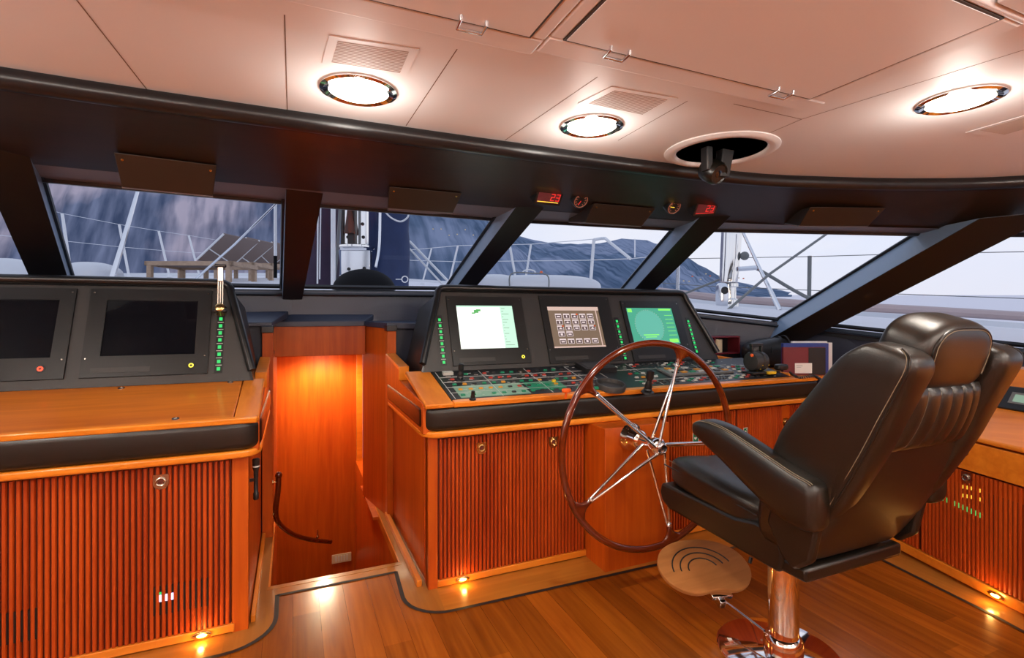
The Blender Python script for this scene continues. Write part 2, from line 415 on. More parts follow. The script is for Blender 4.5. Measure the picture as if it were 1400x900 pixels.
b = B(); b.box(-.2, .72, 2.9, 5.2, -1.79, -1.75, 'teak_floor'); b.struct('floor_stairwell')
b = B(); b.box(-.13, .51, 4.02, 4.09, 1.095, 1.335, 'cherry'); b.hexa([V(t) for t in ((-.2, 4.08, 1.122), (.72, 4.08, 1.122), (.72, 5.2, 1.04), (-.2, 5.2, 1.04), (-.2, 4.08, 1.15), (.72, 4.08, 1.15), (.72, 5.2, 1.08), (-.2, 5.2, 1.08))], 'cherry_x'); b.struct('trim_4', bevel=.004)
b = B(); b.box(-.175, -.113, 3.55, 3.64, 0, 1.285, 'cherry'); b.box(-.18, -.110, 3.54, 3.65, 1.285, 1.325, 'rubber_black'); b.struct('trim_5', bevel=.003)
b = B(); b.box(.595, .655, 3.55, 3.64, 0, 1.285, 'cherry'); b.box(.59, .66, 3.54, 3.65, 1.285, 1.325, 'rubber_black'); b.struct('trim_6', bevel=.003)
# door at the foot of the well
b = B(); b.box(-.16, .58, 5.13, 5.16, -1.75, 1.13, 'cherry'); door = b.struct('door_1')
b = B(); b.box(.565, .62, 5.09, 5.15, -1.75, 1.13, 'cherry_trim'); b.struct('door_edge_post', door, bevel=.003)

# ---- ceiling with round openings
ARR = [(x, y, .098) for x, y in DOWNLIGHTS]
HOLE = (1.675, 1.655, .185)
E = [(-2.9, 1.2), (-2.2, 1.58), (-1.5, 1.82), (-.76, 1.9), (0, 1.915), (1, 1.91), (2, 1.87), (2.5, 1.76), (3.0, 1.58), (3.39, 1.355), (3.9, .85), (4.2, .2), (4.3, -2.2)]
H = [(-2.9, 2.0, 1.97), (-2.3, 2.35, 1.98), (-1.7, 2.55, 2.0), (-1.05, 2.63, 2.0), (0, 2.66, 2.0), (.82, 2.67, 2.0), (1.55, 2.64, 2.0), (2.3, 2.54, 1.99), (2.85, 2.27, 1.96), (3.76, 1.67, 1.9), (4.05, .95, 1.88), (4.3, .2, 1.87), (4.4, -2.2, 1.87)]
bm = bmesh.new(); es = []
def loop(pts):
    vs = [bm.verts.new((x, y, CEIL)) for x, y in pts]
    for i in range(len(vs)): es.append(bm.edges.new((vs[i], vs[(i + 1) % len(vs)])))
loop([(p.x, p.y) for p in smooth([(x, y, 0) for x, y in E], 4)] + [(-2.9, -2.2)])
for x, y, r in ARR + [HOLE]: loop([(x + r * math.cos(2 * PI * k / 40), y + r * math.sin(2 * PI * k / 40)) for k in range(40)])
bmesh.ops.triangle_fill(bm, use_beauty=True, use_dissolve=False, edges=es)
bmesh.ops.recalc_face_normals(bm, faces=bm.faces)
me = bpy.data.meshes.new('ceiling'); bm.to_mesh(me); bm.free(); me.materials.append(M['ceiling_vinyl'])
ceil = bpy.data.objects.new('ceiling', me); S.collection.objects.link(ceil); ceil['kind'] = 'structure'
b = B(); b.box(-3, 4.4, -2.3, 1.2, 2.30, 2.32, 'seam'); b.box(-2.2, 3.2, 1.2, 1.9, 2.30, 2.32, 'seam'); b.struct('ceiling_deckhead')

# seams between the ceiling panels
def strip(px, w=.003, z=CEIL - .0004, m='seam', b=None):
    ribbon([(P(u, v, Z=CEIL).x, P(u, v, Z=CEIL).y) for u, v in px], w, z, m, b)
b = B()
for s_ in ([(105, 0), (203, 125)], [(389, 20), (393, 160)], [(625, 67), (555, 172)], [(817, 105), (690, 192)], [(940, 138), (845, 192)],
           [(1003, 142), (1096, 163)], [(1042, 186), (1096, 163), (1400, 68)]): strip(s_, .003, b=b)
b.struct('trim_7')
# header: black rolled cove, dark veneer band, soffit over the glass
Es = smooth([(x, y, 0) for x, y in E], 4); Hs = smooth(H, 4)
b = B(); r1 = []; r2 = []; r3 = []
for e, h in zip(Es, Hs):
    d = V((h.x - e.x, h.y - e.y, 0)).normalized(); q = V((e.x, e.y, 0))
    r1.append([q + d * o + V((0, 0, z)) for o, z in ((.0, 2.103), (-.012, 2.092), (-.018, 2.075), (-.014, 2.058), (.0, 2.046), (.02, 2.042), (.04, 2.046), (.055, 2.056))])
    r2.append([q + d * .045 + V((0, 0, 2.053)), V(h), V(h) + d * .012 + V((0, 0, .02))])
b.loft(r1, 'rubber_black', cap=False, closed=False); b.struct('trim_8')
b = B(); b.loft(r2, 'header_veneer', cap=False, closed=False); b.struct('trim_9')

# window corners: sill and head points at each post
SB = [V(t) for t in ((-2.75, 2.9, 1.5), (-1.285, 3.85, 1.59), (-.005, 4.1, 1.605), (1.225, 4.1, 1.615), (2.8, 4.0, 1.52), (4.0, 3.15, 1.343), (4.35, 1.74, 1.20), (4.85, -1.0, 1.0))]
TB = [V(t) for t in ((-2.6, 2.35, 1.97), (-1.09, 2.88, 1.995), (.04, 3.0, 2.0), (1.235, 3.0, 2.0), (2.50, 2.80, 1.99), (3.72, 1.89, 1.90), (4.02, 1.6, 1.875), (4.5, -1.0, 1.87))]
b = B()   # soffit
top = [V((-2.9, 2.3, 1.97)), V((-2.6, 2.35, 1.972)), V((-1.8, 2.62, 1.985)), V((-1.09, 2.88, 1.997)), V((.04, 3.0, 2.002)), V((.9, 3.0, 2.002)), V((1.8, 2.93, 2.0)), V((2.50, 2.80, 1.992)), V((3.1, 2.36, 1.95)), V((3.72, 1.89, 1.902)), V((4.1, 1.5, 1.88)), V((4.45, .2, 1.872)), V((4.6, -2.2, 1.872))]
b.loft([[V(h), V(t)] for h, t in zip(H, top)], 'soffit', cap=False, closed=False)
b.struct('trim_10')
b = B()   # cassette roof over soffit, keeps the sky out
b.loft([[V(e) + V((0, 0, 2.14)), V(t) + V((0, .0, .05))] for e, t in zip([(x, y, 0) for x, y in E], top)], 'gelcoat', cap=False, closed=False); b.struct('roof_edge')
# glass, frames
for i in range(7):
    a, c, d, e_ = SB[i], SB[i + 1], TB[i + 1], TB[i]
    b = B(); b.add([a, c, d, e_], [(0, 1, 2, 3)], 'glass')
    f = B()
    f.tube([a, c], .018, 'frame_black', 6); f.tube([e_, d], .016, 'frame_black', 6)
    nrm = (c - a).cross(e_ - a).normalized(); nrm = nrm if nrm.y < 0 else -nrm
    f.hexa([a + nrm * .015 + V((0, 0, -.01)), c + nrm * .015 + V((0, 0, -.01)), c + V((0, 0, -.05)), a + V((0, 0, -.05)), a + nrm * .05 + V((0, 0, -.02)), c + nrm * .05 + V((0, 0, -.02)), c + nrm * .05 + V((0, 0, -.06)), a + nrm * .05 + V((0, 0, -.06))], 'frame_black')
    fo = f.struct('window_%d' % (i + 1)); b.make('pane', fo)
# raked posts
HW = {1: (.075, .075), 2: (.062, .085), 3: (.070, .080), 4: (.075, .085), 5: (.095, .105)}
for k, i in enumerate((1, 2, 3, 4, 5)):
    s_, t_ = SB[i], TB[i]; ax = (t_ - s_).normalized()
    al = (SB[i + 1] - SB[i - 1]); al = (al - ax * al.dot(ax)).normalized()
    n_ = ax.cross(al).normalized(); n_ = n_ if n_.z < 0 else -n_
    lo = s_ - ax * .30; hi = t_ + ax * (.34 if i < 5 else .13); wb, wt = HW[i]; dp = {1: .13, 2: .10, 3: .12, 4: .14, 5: .19}[i]
    q = [lo - al * wb, lo + al * wb, lo + al * wb + n_ * dp, lo - al * wb + n_ * dp, hi - al * wt, hi + al * wt, hi + al * wt + n_ * dp, hi - al * wt + n_ * dp]
    for j in (4, 5, 6, 7): q[j] = q[j - 4] + (q[j] - q[j - 4]) * ((t_.z + .028 - q[j - 4].z) / (q[j] - q[j - 4]).z)
    b = B(); b.hexa(q, 'pillar_skylit')
    e1 = n_ * .004
    b.hexa([q[3] - al * .0, q[2] + al * .0, q[2] + e1, q[3] + e1, q[7], q[6], q[6] + e1, q[7] + e1], 'pillar_face')
    # double bead beside the glass
    for s2 in (-1, 1):
        b.tube([lo + al * s2 * (wb + .006) + n_ * .012, hi + al * s2 * (wt + .006) + n_ * .012], .012, 'frame_black', 6)
    b.struct('trim_%d' % (11 + k), bevel=.006)
# lower wall under the sills and the ledge behind the instrument pods
b = B()
for i in range(7):
    a, c = SB[i], SB[i + 1]
    dn = V((0, -.02, 0))
    zb = 1.33 if i in (1, 2) else .7
    b.add([a + V((0, -.03, -.035)), c + V((0, -.03, -.035)), V((c.x, c.y - .04, zb)), V((a.x, a.y - .04, zb))], [(0, 1, 2, 3)], 'navy_wall')
    b.tube([a + V((-.02, -.045, -.06)), c + V((-.02, -.045, -.06))], .014, 'frame_black', 6)
b.struct('wall_front')
b = B()
b.hexa([V(t) for t in ((-2.6, 3.45, 1.30), (-.12, 3.6, 1.325), (-.02, 4.1, 1.38), (-2.7, 3.6, 1.38), (-2.6, 3.45, 1.345), (-.12, 3.6, 1.350), (-.02, 4.1, 1.43), (-2.7, 3.6, 1.43))], 'navy_wall')
b.hexa([V(t) for t in ((-.13, 4.0, 1.31), (.50, 4.0, 1.31), (.62, 4.1, 1.38), (-.13, 4.1, 1.38), (-.13, 4.0, 1.350), (.50, 4.0, 1.350), (.62, 4.1, 1.43), (-.13, 4.1, 1.43))], 'navy_wall')
b.hexa([V(t) for t in ((.50, 4.0, 1.31), (.6, 3.6, 1.30), (2.85, 3.55, 1.26), (2.85, 3.95, 1.30), (.50, 4.0, 1.350), (.6, 3.6, 1.345), (2.85, 3.55, 1.27), (2.85, 3.95, 1.36))], 'navy_wall')
b.struct('trim_16', bevel=.01)
b = B(); b.box(-2.6, -.13, 3.65, 3.68, .0, 1.34, 'navy_wall'); b.box(.615, 2.9, 3.65, 3.68, .0, 1.33, 'navy_wall'); b.struct('wall_behind_consoles')
# other walls of the wheelhouse
b = B(); b.box(-2.75, -2.7, -2.2, 3.0, 0, 2.1, 'wall_cream'); b.box(-2.7, -2.68, -2.2, 3.0, 0, .9, 'cherry'); b.struct('wall_port')
b = B(); b.box(-2.75, 4.4, -2.25, -2.2, 0, 2.1, 'wall_cream'); b.box(-2.7, 4.4, -2.2, -2.18, 0, .95, 'cherry'); b.struct('wall_aft')
b = B(); b.add([(4.30, 3.0, 0), (4.85, -2.2, 0), (4.85, -2.2, 1.0), (4.35, 1.74, 1.17), (4.05, 3.0, 1.3)], [(0, 1, 2, 3, 4)], 'navy_wall'); b.struct('wall_starboard')

# ================================================================== CONSOLES
def sweep(path, sec, m, b, cap=True):
    n = len(path); rings = []
    for i, (x, y) in enumerate(path):
        p0 = V((*path[max(0, i - 1)], 0)); p1 = V((*path[min(n - 1, i + 1)], 0)); d = (p1 - p0).normalized(); q = V((d.y, -d.x, 0))
        rings.append([V((x, y, 0)) + q * o + V((0, 0, z)) for o, z in sec])
    b.loft(rings, m, cap=cap)
def rrect(o0, o1, z0, z1, r, n=4):
    pts = []
    for cx, cz, a0 in ((o1 - r, z1 - r, 0), (o0 + r, z1 - r, 90), (o0 + r, z0 + r, 180), (o1 - r, z0 + r, 270)):
        for k in range(n + 1):
            a = math.radians(a0 + 90 * k / n); pts.append((cx + r * math.cos(a), cz + r * math.sin(a)))
    return pts
PL = [(-2.66, 2.49), (-.30, 2.49)] + arc(-.22, 2.57, .08, -90, 0, 6)[1:] + [(-.14, 2.8), (-.14, 3.52)]
PC = [(.605, 3.52), (.605, 2.8)] + arc(.685, 2.58, .08, 180, 270, 6)[:-1] + [(.76, 2.50), (3.42, 2.50)]
def slats(b, fr, x0, x1, z0, z1, pitch, d=.012, m='slat_wood', fill=.70):
    n = max(1, int(round((x1 - x0) / pitch))); p = (x1 - x0) / n
    for k in range(n):
        c = x0 + (k + .5) * p; h = p * fill / 2
        sec = [(-h, 0), (-h, d * .6), (-h * .6, d), (h * .6, d), (h, d * .6), (h, 0)]
        b.loft([[fr.p(c + sx, z, sy) for sx, sy in sec] for z in (z0, z1)], m)
def latch(parent, fr, x, z, mat='nickel', s=1.0):      # flush ring pull
    b = B(); out = [(-.028, .030), (.028, .030), (.028, -.008)] + [(.028 * math.cos(t), -.008 - .024 * math.sin(t)) for t in [PI * k / 8 for k in range(1, 8)]] + [(-.028, -.008)]
    b.prism([fr.p(x + q[0] * s, z + q[1] * s, .010) for q in out], mat, fr.ez * .005)
    rg = [(math.cos(t) * .016 * s, math.sin(t) * .016 * s) for t in [2 * PI * k / 14 for k in range(14)]]
    b.tube([fr.p(x + q[0], z + q[1], .019) for q in rg], .0035, mat, 6, closed=True)
    b.box(x - .009 * s, x + .009 * s, z - .008 * s, z + .012 * s, .014, .017, 'slat_back', Fr(fr.o, fr.ex, fr.ey, fr.ez))
    return b.make('latch', parent)
FL = Fr((0, 2.56, 0), (1, 0, 0), (0, 0, 1), (0, -1, 0))
def vent_slots(b, fr, x0, x1, z0, z1):
    b.box(x0, x1, z0, z1, .0005, .002, 'rubber_black', fr)
# ---- port cabinet
pc = root('console_cabinet', 'long cherry cabinet with vertical slats, on the left of the stairwell', 'cabinet', (-1.2, 2.6, 0))
b = B(); b.box(-2.66, -.18, 2.575, 3.55, .0, .80, 'cherry'); b.box(-.245, -.18, 2.552, 2.6, 0, .775, 'cherry'); b.make('body', pc, bevel=.003)
for x0, x1 in ((-2.64, -1.44), (-1.43, -.25)):
    b = B(); b.box(x0, x1, .012, .765, -.012, 0, 'slat_back', FL); slats(b, FL, x0 + .004, x1 - .002, .045, .76, .0213)
    if x0 < -2: b.box(-2.3, -1.9, .14, .26, .0005, .002, 'rubber_black', FL)
    o = b.make('slatted_door', pc)
    if x0 > -2:
        for (u0, v0, u1, v1) in ((217, 812, 299, 848), (-30, 850, 72, 895)):
            a = FL.uv(u0 if u0 > 0 else 0, v0 + 3); c = FL.uv(u1, v1); bb = B(); z0 = .155; 
            n = int(round((c[0] - a[0]) / .0213)); p = (1.178 - .006) / round((1.178 - .006) / .0213)
            # dark slots between the slats
            k0 = int((a[0] - (x0 + .004)) / p)
            for k in range(k0, k0 + n):
                xc = x0 + .004 + k * p
                if -1.43 < xc < -.26: bb.box(xc - .0042, xc + .0042, z0 - .015, z0 + .105, -.002, .0085, 'rubber_black', FL)
            bb.make('vent_slots', o)
    else: pass
    latch(o, FL, FL.uv(221, 652)[0] if x0 > -2 else -1.9, .70)
b = B(); b.box(-2.66, -.235, .008, .042, -.01, .016, 'cherry_trim', FL); b.make('base_rail', pc, bevel=.003)
p = (1.178 - .006) / round((1.178 - .006) / .0213); xs = -1.43 + .004
for k, u in enumerate((219, 227, 235)):
    xc = FL.uv(u, 820)[0]; xc = xs + round((xc - xs) / p) * p
    b = B(); b.box(xc - .0045, xc + .0045, .196, .224, .0086, .0098, 'led_white', FL)
    if k == 0: b.box(xc - .0045, xc + .0045, .226, .236, .0086, .0098, 'led_green', FL)
    b.make('status_light', pc)
b = B()
sweep(PL, rrect(-.09, .012, .780, .812, .010), 'cherry_trim', b); lo_l = b.thing('lower_rail', 'orange wooden rail under the black leather pad of the left console', 'rail')
b = B(); sweep(PL, rrect(-.08, .016, .812, .945, .034, 6), 'leather_pad', b); pad = b.thing('padded_edge', 'black leather padded edge along the front of the left console desk', 'pad')
# desk top, sloping up to the pod
SL = V((0, .46, .105)).normalized()
FD = Fr((0, 2.49, .955), (1, 0, 0), SL, (0, -SL.z, SL.y))
dk = root('desk_top', 'glossy orange cherry desk top below two dark switched-off monitors', 'desk', (-1.4, 2.5, .93))
b = B(); b.box(-2.66, -.235, -.0, .50, -.022, .0, 'cherry_x', FD); b.make('board', dk, bevel=.004)
b = B(); b.box(-.232, -.135, -.0, .50, -.022, .0, 'cherry_y', FD); b.box(-2.66, -.14, -.018, .010, -.024, .004, 'cherry_trim', FD); b.make('edging', dk, bevel=.006)
for u, v in ((240, 573), (166, 531), (315, 523)):
    x, y = FD.uv(u, v); b = B(); b.lathe(FD.p(x, y, 0), FD.ez, [(.014, 0), (.014, .002), (.008, .002), (.008, .0005)], 'nickel', 16); b.make('flush_pull', dk)
# stepped end cheeks of both consoles beside the stairwell
def cheek(x0, x1, name, label):
    b = B()
    b.prism([(x0, y, z) for y, z in ((2.52, .80), (3.55, .80), (3.55, 1.115), (3.12, 1.065), (3.12, 1.00), (2.52, .955))], 'cherry', (x1 - x0, 0, 0))
    xm = (x0 + x1) / 2; e = abs(x1 - x0) / 2 + .006
    b.hexa([V(t) for t in ((xm - e, 3.115, 1.06), (xm + e, 3.115, 1.06), (xm + e, 3.56, 1.11), (xm - e, 3.56, 1.11), (xm - e, 3.115, 1.085), (xm + e, 3.115, 1.085), (xm + e, 3.56, 1.135), (xm - e, 3.56, 1.135))], 'cherry_trim')
    b.box(xm - e, xm + e, 3.105, 3.125, 1.0, 1.085, 'cherry_trim')
    return b.thing(name, label, 'trim', bevel=.004)
cheek(-.182, -.135, 'end_cheek', 'stepped varnished wood cheek on the left side of the stairwell')
cheek(.595, .645, 'end_cheek', 'stepped varnished wood cheek on the right side of the stairwell')

# ---- centre cabinet
cc = root('console_cabinet', 'central cherry helm cabinet with slatted doors behind the steering wheel', 'cabinet', (2.0, 2.6, 0))
b = B(); b.box(.632, 3.45, 2.575, 3.55, 0, .80, 'cherry'); b.box(.632, .682, 2.552, 2.6, 0, .775, 'cherry'); b.make('body', cc, bevel=.003)
b = B(); b.box(1.556, 1.99, 2.35, 2.58, 0, .78, 'cherry'); b.make('wheel_column', cc, bevel=.004)
for x0, x1, lx in ((.685, 1.55, (657, 612)), (1.995, 2.72, (950, 588)), (2.73, 3.43, (1072, 577))):
    b = B(); b.box(x0, x1, .012, .765, -.012, 0, 'slat_back', FL); slats(b, FL, x0 + .003, x1 - .003, .045, .76, .0213)
    o = b.make('slatted_door', cc)
    a = FL.uv(*lx); latch(o, FL, a[0], a[1], 'brass')
    if x0 < 1: a = FL.uv(755, 604); latch(o, FL, a[0], a[1], 'brass')
    else: b = B(); b.box(a[0] - .035, a[0] + .035, .60, .76, .002, .0125, 'cherry', FL); b.make('latch_block', o)
b = B(); b.box(.68, 1.556, .008, .042, -.01, .016, 'cherry_trim', FL); b.box(1.99, 3.45, .008, .042, -.01, .016, 'cherry_trim', FL); b.make('base_rail', cc, bevel=.003)
FS = Fr((.632, 0, 0), (0, 1, 0), (0, 0, 1), (-1, 0, 0))
b = B(); b.box(2.62, 3.5, .05, .76, .0, .004, 'cherry', FS); b.make('side_panel', cc, bevel=.002)
b = B(); x, z = FS.uv(544, 561); b.sphere(FS.p(x, z, .006), .006, 'brass'); b.make('knob', cc)
b = B(); sweep(PC, rrect(-.09, .012, .780, .812, .010), 'cherry_trim', b); b.thing('lower_rail', 'orange wooden rail under the black leather pad of the helm console', 'rail')
b = B(); sweep(PC, rrect(-.08, .016, .812, .940, .034, 6), 'leather_pad', b); b.thing('padded_edge', 'black leather padded edge around the helm console, behind the steering wheel', 'pad')
# wooden surround of the control panel
ct = root('worktop_surround', 'orange varnished wood surround framing the helm control panel', 'worktop', (2.0, 2.5, .93))
b = B(); b.box(.600, .745, -.015, .50, -.022, .002, 'cherry_y', FD); b.make('side_board', ct, bevel=.006)
b = B(); b.box(.745, 3.42, -.015, .028, -.024, .006, 'cherry_trim', FD); b.make('front_board', ct, bevel=.006)

# ---- starboard cabinet, set at an angle
e_ = V((-.277, -.961, 0)).normalized(); n_ = V((-.961, .277, 0)).normalized()
FR = Fr((3.45, 2.42, 0), e_, (0, 0, 1), n_)
sc = root('console_cabinet', 'low cherry cabinet with slatted doors, behind the chair on the right', 'cabinet', (3.3, 1.2, 0))
b = B(); b.box(0, 3.6, 0, .76, -.62, -.012, 'cherry', FR); b.make('body', sc)
b = B(); b.box(0, 3.6, .605, .752, -.02, .020, 'cherry_trim', FR); b.make('fascia_drawer', sc, bevel=.004)
for x0, x1 in ((.02, .70), (.71, 1.55), (1.56, 2.5), (2.51, 3.5)):
    b = B(); b.box(x0, x1, .03, .60, -.012, -.010, 'slat_back', FR); slats(b, FR, x0 + .003, x1 - .003, .075, .595, .0213, d=.014)
    o = b.make('slatted_door', sc)
    if x0 == .71:
        for u0, u1 in ((1252, 1400),):
            bb = B(); p = (x1 - x0 - .006) / round((x1 - x0 - .006) / .0213)
            for k in range(2, 32):
                xc = x0 + .003 + k * p; bb.box(xc - .0045, xc + .0045, .17, .52, -.008, .006, 'rubber_black', FR)
            bb.make('vent_slots', o)
b = B(); b.box(0, 3.6, .02, .07, -.01, .02, 'cherry_trim', FR); b.make('base_rail', sc, bevel=.004)
for u, v in ((1323, 616), (1327, 653)):
    a = FR.uv(u, v); fr2 = Fr(FR.p(0, 0, .012), FR.ex, FR.ey, FR.ez); latch(sc, fr2, a[0], a[1], 'nickel', .9)
p = (.834) / round(.834 / .0213)
for k in range(10):     # green lights glowing between the slats
    a = FR.uv(1285 + k * 6.6, 679 + k * 3.0); xc = .713 + round((a[0] - .713) / p) * p
    b = B(); b.box(xc - .0045, xc + .0045, a[1] - .012, a[1] + .014, .0062, .0075, 'led_green', FR); b.make('status_light', sc)
for k in range(4):
    for r_ in range(2):
        a = FR.uv(1319 + k * 7, 666 + r_ * 12 + k * 1.5); xc = .713 + round((a[0] - .713) / p) * p
        b = B(); b.box(xc - .004, xc + .004, a[1] - .009, a[1] + .009, .0062, .0075, 'led_yellow', FR); b.make('status_light', sc)
# starboard desk top, upper riser
sd = root('desk_top', 'orange cherry desk top running along the right wall behind the chair', 'desk', (3.5, 1.2, .76))
b = B(); b.hexa([FR.p(*t) for t in ((0, .76, .028), (3.6, .76, .028), (3.6, .87, -.34), (0, .87, -.34), (0, .785, .028), (3.6, .785, .028), (3.6, .895, -.34), (0, .895, -.34))], 'cherry_y'); b.make('board', sd, bevel=.008)
b = B(); b.hexa([FR.p(*t) for t in ((0, .87, -.34), (3.6, .87, -.34), (3.6, 1.10, -.46), (0, 1.10, -.46), (0, .87, -.36), (3.6, .87, -.36), (3.6, 1.10, -.62), (0, 1.10, -.62))], 'cherry_y'); b.make('riser', sd)
o_ = FR.p(0, .895, -.34); up = (FR.p(0, 1.10, -.46) - o_).normalized(); FU = Fr(o_, FR.ex, up)
if FU.ez.dot(CAM - o_) < 0: FU = Fr(o_, FR.ex, up, -FU.ez)
a = FU.uv(1373, 552); c = FU.uv(1399, 560)
inst = root('wall_instrument', 'black framed instrument with pale green display on the right-hand desk', 'instrument', tuple(o_))
b = B(); b.box(a[0] - .02, a[0] + .42, -.012, .125, .0, .02, 'bezel_black', FU); b.make('case', inst, bevel=.006)
b = B(); b.box(a[0] + .03, a[0] + .36, .025, .09, .02, .022, 'grey_plastic', FU); b.box(a[0] + .05, a[0] + .30, .035, .078, .022, .023, 'screen_text', FU); b.make('screen', inst)

# ---- worktop right of the pod, with fiddle rail
wt = root('chart_worktop', 'cherry worktop with raised fiddle rail at the right end of the helm', 'worktop', (3.3, 3.0, .93))
b = B(); b.prism([(3.205, 2.53, .93), (3.42, 2.53, .93), (3.55, 2.40, .93), (4.0, 2.3, .93), (3.9, 3.1, .93), (3.3, 3.5, .93), (3.205, 3.5, .93)], 'cherry_x', (0, 0, .03)); b.make('board', wt, bevel=.003)
a0, a1 = P(985, 487, Z=1.08), P(1042, 503, Z=1.06)
def rail(p0, p1, z0, z1, t=.02, m='cherry_trim', ze=None):
    ze = z1 if ze is None else ze
    p0 = V((p0[0], p0[1], 0)); p1 = V((p1[0], p1[1], 0)); d = (p1 - p0).normalized(); q = V((d.y, -d.x, 0)) * t / 2
    b = B(); b.hexa([p0 - q + V((0, 0, z0)), p1 - q + V((0, 0, z0)), p1 + q + V((0, 0, z0)), p0 + q + V((0, 0, z0)), p0 - q + V((0, 0, z1)), p1 - q + V((0, 0, ze)), p1 + q + V((0, 0, ze)), p0 + q + V((0, 0, z1))], m); return b
rail((3.0, 3.0), (3.44, 2.95), .96, 1.085, ze=1.01).make('fiddle_rail', wt, bevel=.004)
rail((3.22, 2.97), (3.24, 2.56), .96, .985).make('fiddle_rail', wt, bevel=.004)
# ================================================================== INSTRUMENT PODS
UPV = V((0, .2, .5)).normalized()
FP = Fr((0, 2.95, 1.06), (1, 0, 0), UPV, (0, -UPV.z, UPV.y))
def pod(root_o, x0b, x1b, x0t, x1t, left_open):
    b = B()
    fr = [FP.p(x0b, 0), FP.p(x1b, 0), FP.p(x1t, .50), FP.p(x1t - .05, .54), FP.p(x0t + (0 if left_open else .05), .54), FP.p(x0t, .50)]
    bk = [V((x0b - .02, 3.5, .9)), V((x1b + .02, 3.5, .9)), V((x1t + .04, 3.42, 1.44)), V((x1t - .02, 3.42, 1.49)), V((x0t + (0 if left_open else .02), 3.42, 1.49)), V((x0t - .04, 3.42, 1.44))]
    b.loft([fr, bk], 'rubber_black'); b.make('housing', root_o)
    b = B(); t = .004
    b.prism([FP.p(x0b + .012, 0, .0), FP.p(x1b - .012, 0, .0), FP.p(x1t - .02, .515, .0), FP.p(x0t + .02, .515, .0)], 'charcoal', FP.ez * t); b.make('face_panel', root_o)
    b = B()
    path = [FP.p(x1b - .008, .05, .015), FP.p(x1t - .002, .48, .015)] + [FP.p(x1t - .05 + .045 * math.cos(a), .495 + .045 * math.sin(a), .015) for a in (.3, .8, 1.2)] + [FP.p(x1t - .07, .542, .015)]
    if left_open: path += [FP.p(x0t, .542, .015)]
    else: path += [FP.p(x0t + .07, .542, .015)] + [FP.p(x0t + .05 - .045 * math.cos(a), .495 + .045 * math.sin(a), .015) for a in (1.2, .8, .3)] + [FP.p(x0t + .002, .48, .015), FP.p(x0b + .008, .05, .015)]
    b.tube(path, .021, 'rubber_black', 10); b.make('hood_lip', root_o)
def rect_of(px):
    q = [FP.uv(u, v) for u, v in px]; return ((q[0][0] + q[3][0]) / 2, (q[1][0] + q[2][0]) / 2, (q[2][1] + q[3][1]) / 2, (q[0][1] + q[1][1]) / 2)
def monitor(parent, bz, scr, mat, knob=None, name='monitor'):
    x0, x1, y0, y1 = bz; a0, a1, c0, c1 = scr
    b = B(); t = .004
    for r in ((x0, x1, y0, c0), (x0, x1, c1, y1), (x0, a0, c0, c1), (a1, x1, c0, c1)): b.box(*r, t, .016, 'bezel_black', FP)
    b.box(x0 + .04, x0 + .04 + (x1 - x0) * .45, y0 + .02, y0 + .045, .016, .0175, 'charcoal', FP)
    mo = b.make(name, parent)
    b = B(); b.box(a0, a1, c0, c1, t, .009, mat, FP); sc_ = b.make('screen', mo)
    for sx, sy in ((x0 + .015, y1 - .02), (x1 - .015, y1 - .02), (x0 + .015, c0 - .01), (x1 - .015, c0 - .01)):
        b = B(); b.lathe(FP.p(sx, sy, .016), FP.ez, [(.005, 0), (.004, .002), (0, .0022)], 'nickel', 8); b.make('screw', mo)
    if knob:
        kx, ky, km = knob; b = B(); rg = [FP.p(kx + .0085 * math.cos(a), ky + .0085 * math.sin(a), .018) for a in [2 * PI * k / 16 for k in range(16)]]
        b.tube(rg, .003, km, 6, closed=True); b.lathe(FP.p(kx, ky, .016), FP.ez, [(.018, 0), (.017, .0015), (0, .0016)], 'plastic_black', 18); b.make('power_button', mo)
    return mo, sc_
def led_strip(parent, px0, px1, n=8):
    a = FP.uv(*px0); c = FP.uv(*px1); x = (a[0] + c[0]) / 2
    b = B(); b.box(x - .018, x + .018, c[1] - .022, a[1] + .03, .004, .006, 'bezel_black', FP)
    st = b.make('indicator_strip', parent)
    for k in range(n):
        y = lerp(a[1], c[1], k / (n - 1)); g = (a[1] - c[1]) / (n - 1)
        b = B(); b.box(x - .0075, x + .0075, y - .0085, y + .0085, .006, .009, 'led_green', FP); b.make('indicator_light', st)
        if k < n - 1:
            b = B(); b.box(x - .014, x + .014, y - g * .5 - .0016, y - g * .5 + .0016, .006, .0068, 'white_line', FP); b.make('legend', st)
pp = root('instrument_pod', 'dark instrument pod with two switched-off black monitors, left of the stairwell', 'instrument pod', (-1.4, 3.0, 1.06))
pod(pp, -2.66, -.185, -2.66, -.30, True)
bz = rect_of([(129, 397), (292, 399), (282, 512), (106, 518)]); sr = rect_of([(150, 412), (273, 413), (265, 486), (136, 488)])
k = FP.uv(262, 501); monitor(pp, bz, sr, 'screen_off', (k[0], k[1], 'led_amber'))
wB, wS = bz[1] - bz[0], sr[1] - sr[0]
x1 = FP.uv(105, 409)[0]; xs = FP.uv(77, 450)[0]; k = FP.uv(57, 506)
monitor(pp, (x1 - wB, x1, bz[2], bz[3]), (xs - wS, xs, sr[2], sr[3]), 'screen_off', (k[0], k[1], 'led_red'))
led_strip(pp, (304, 437), (297, 505))

cp = root('instrument_pod', 'central instrument pod with three lit screens above the helm controls', 'instrument pod', (1.8, 3.0, 1.06))
pod(cp, .69, 2.97, .825, 2.81, False)
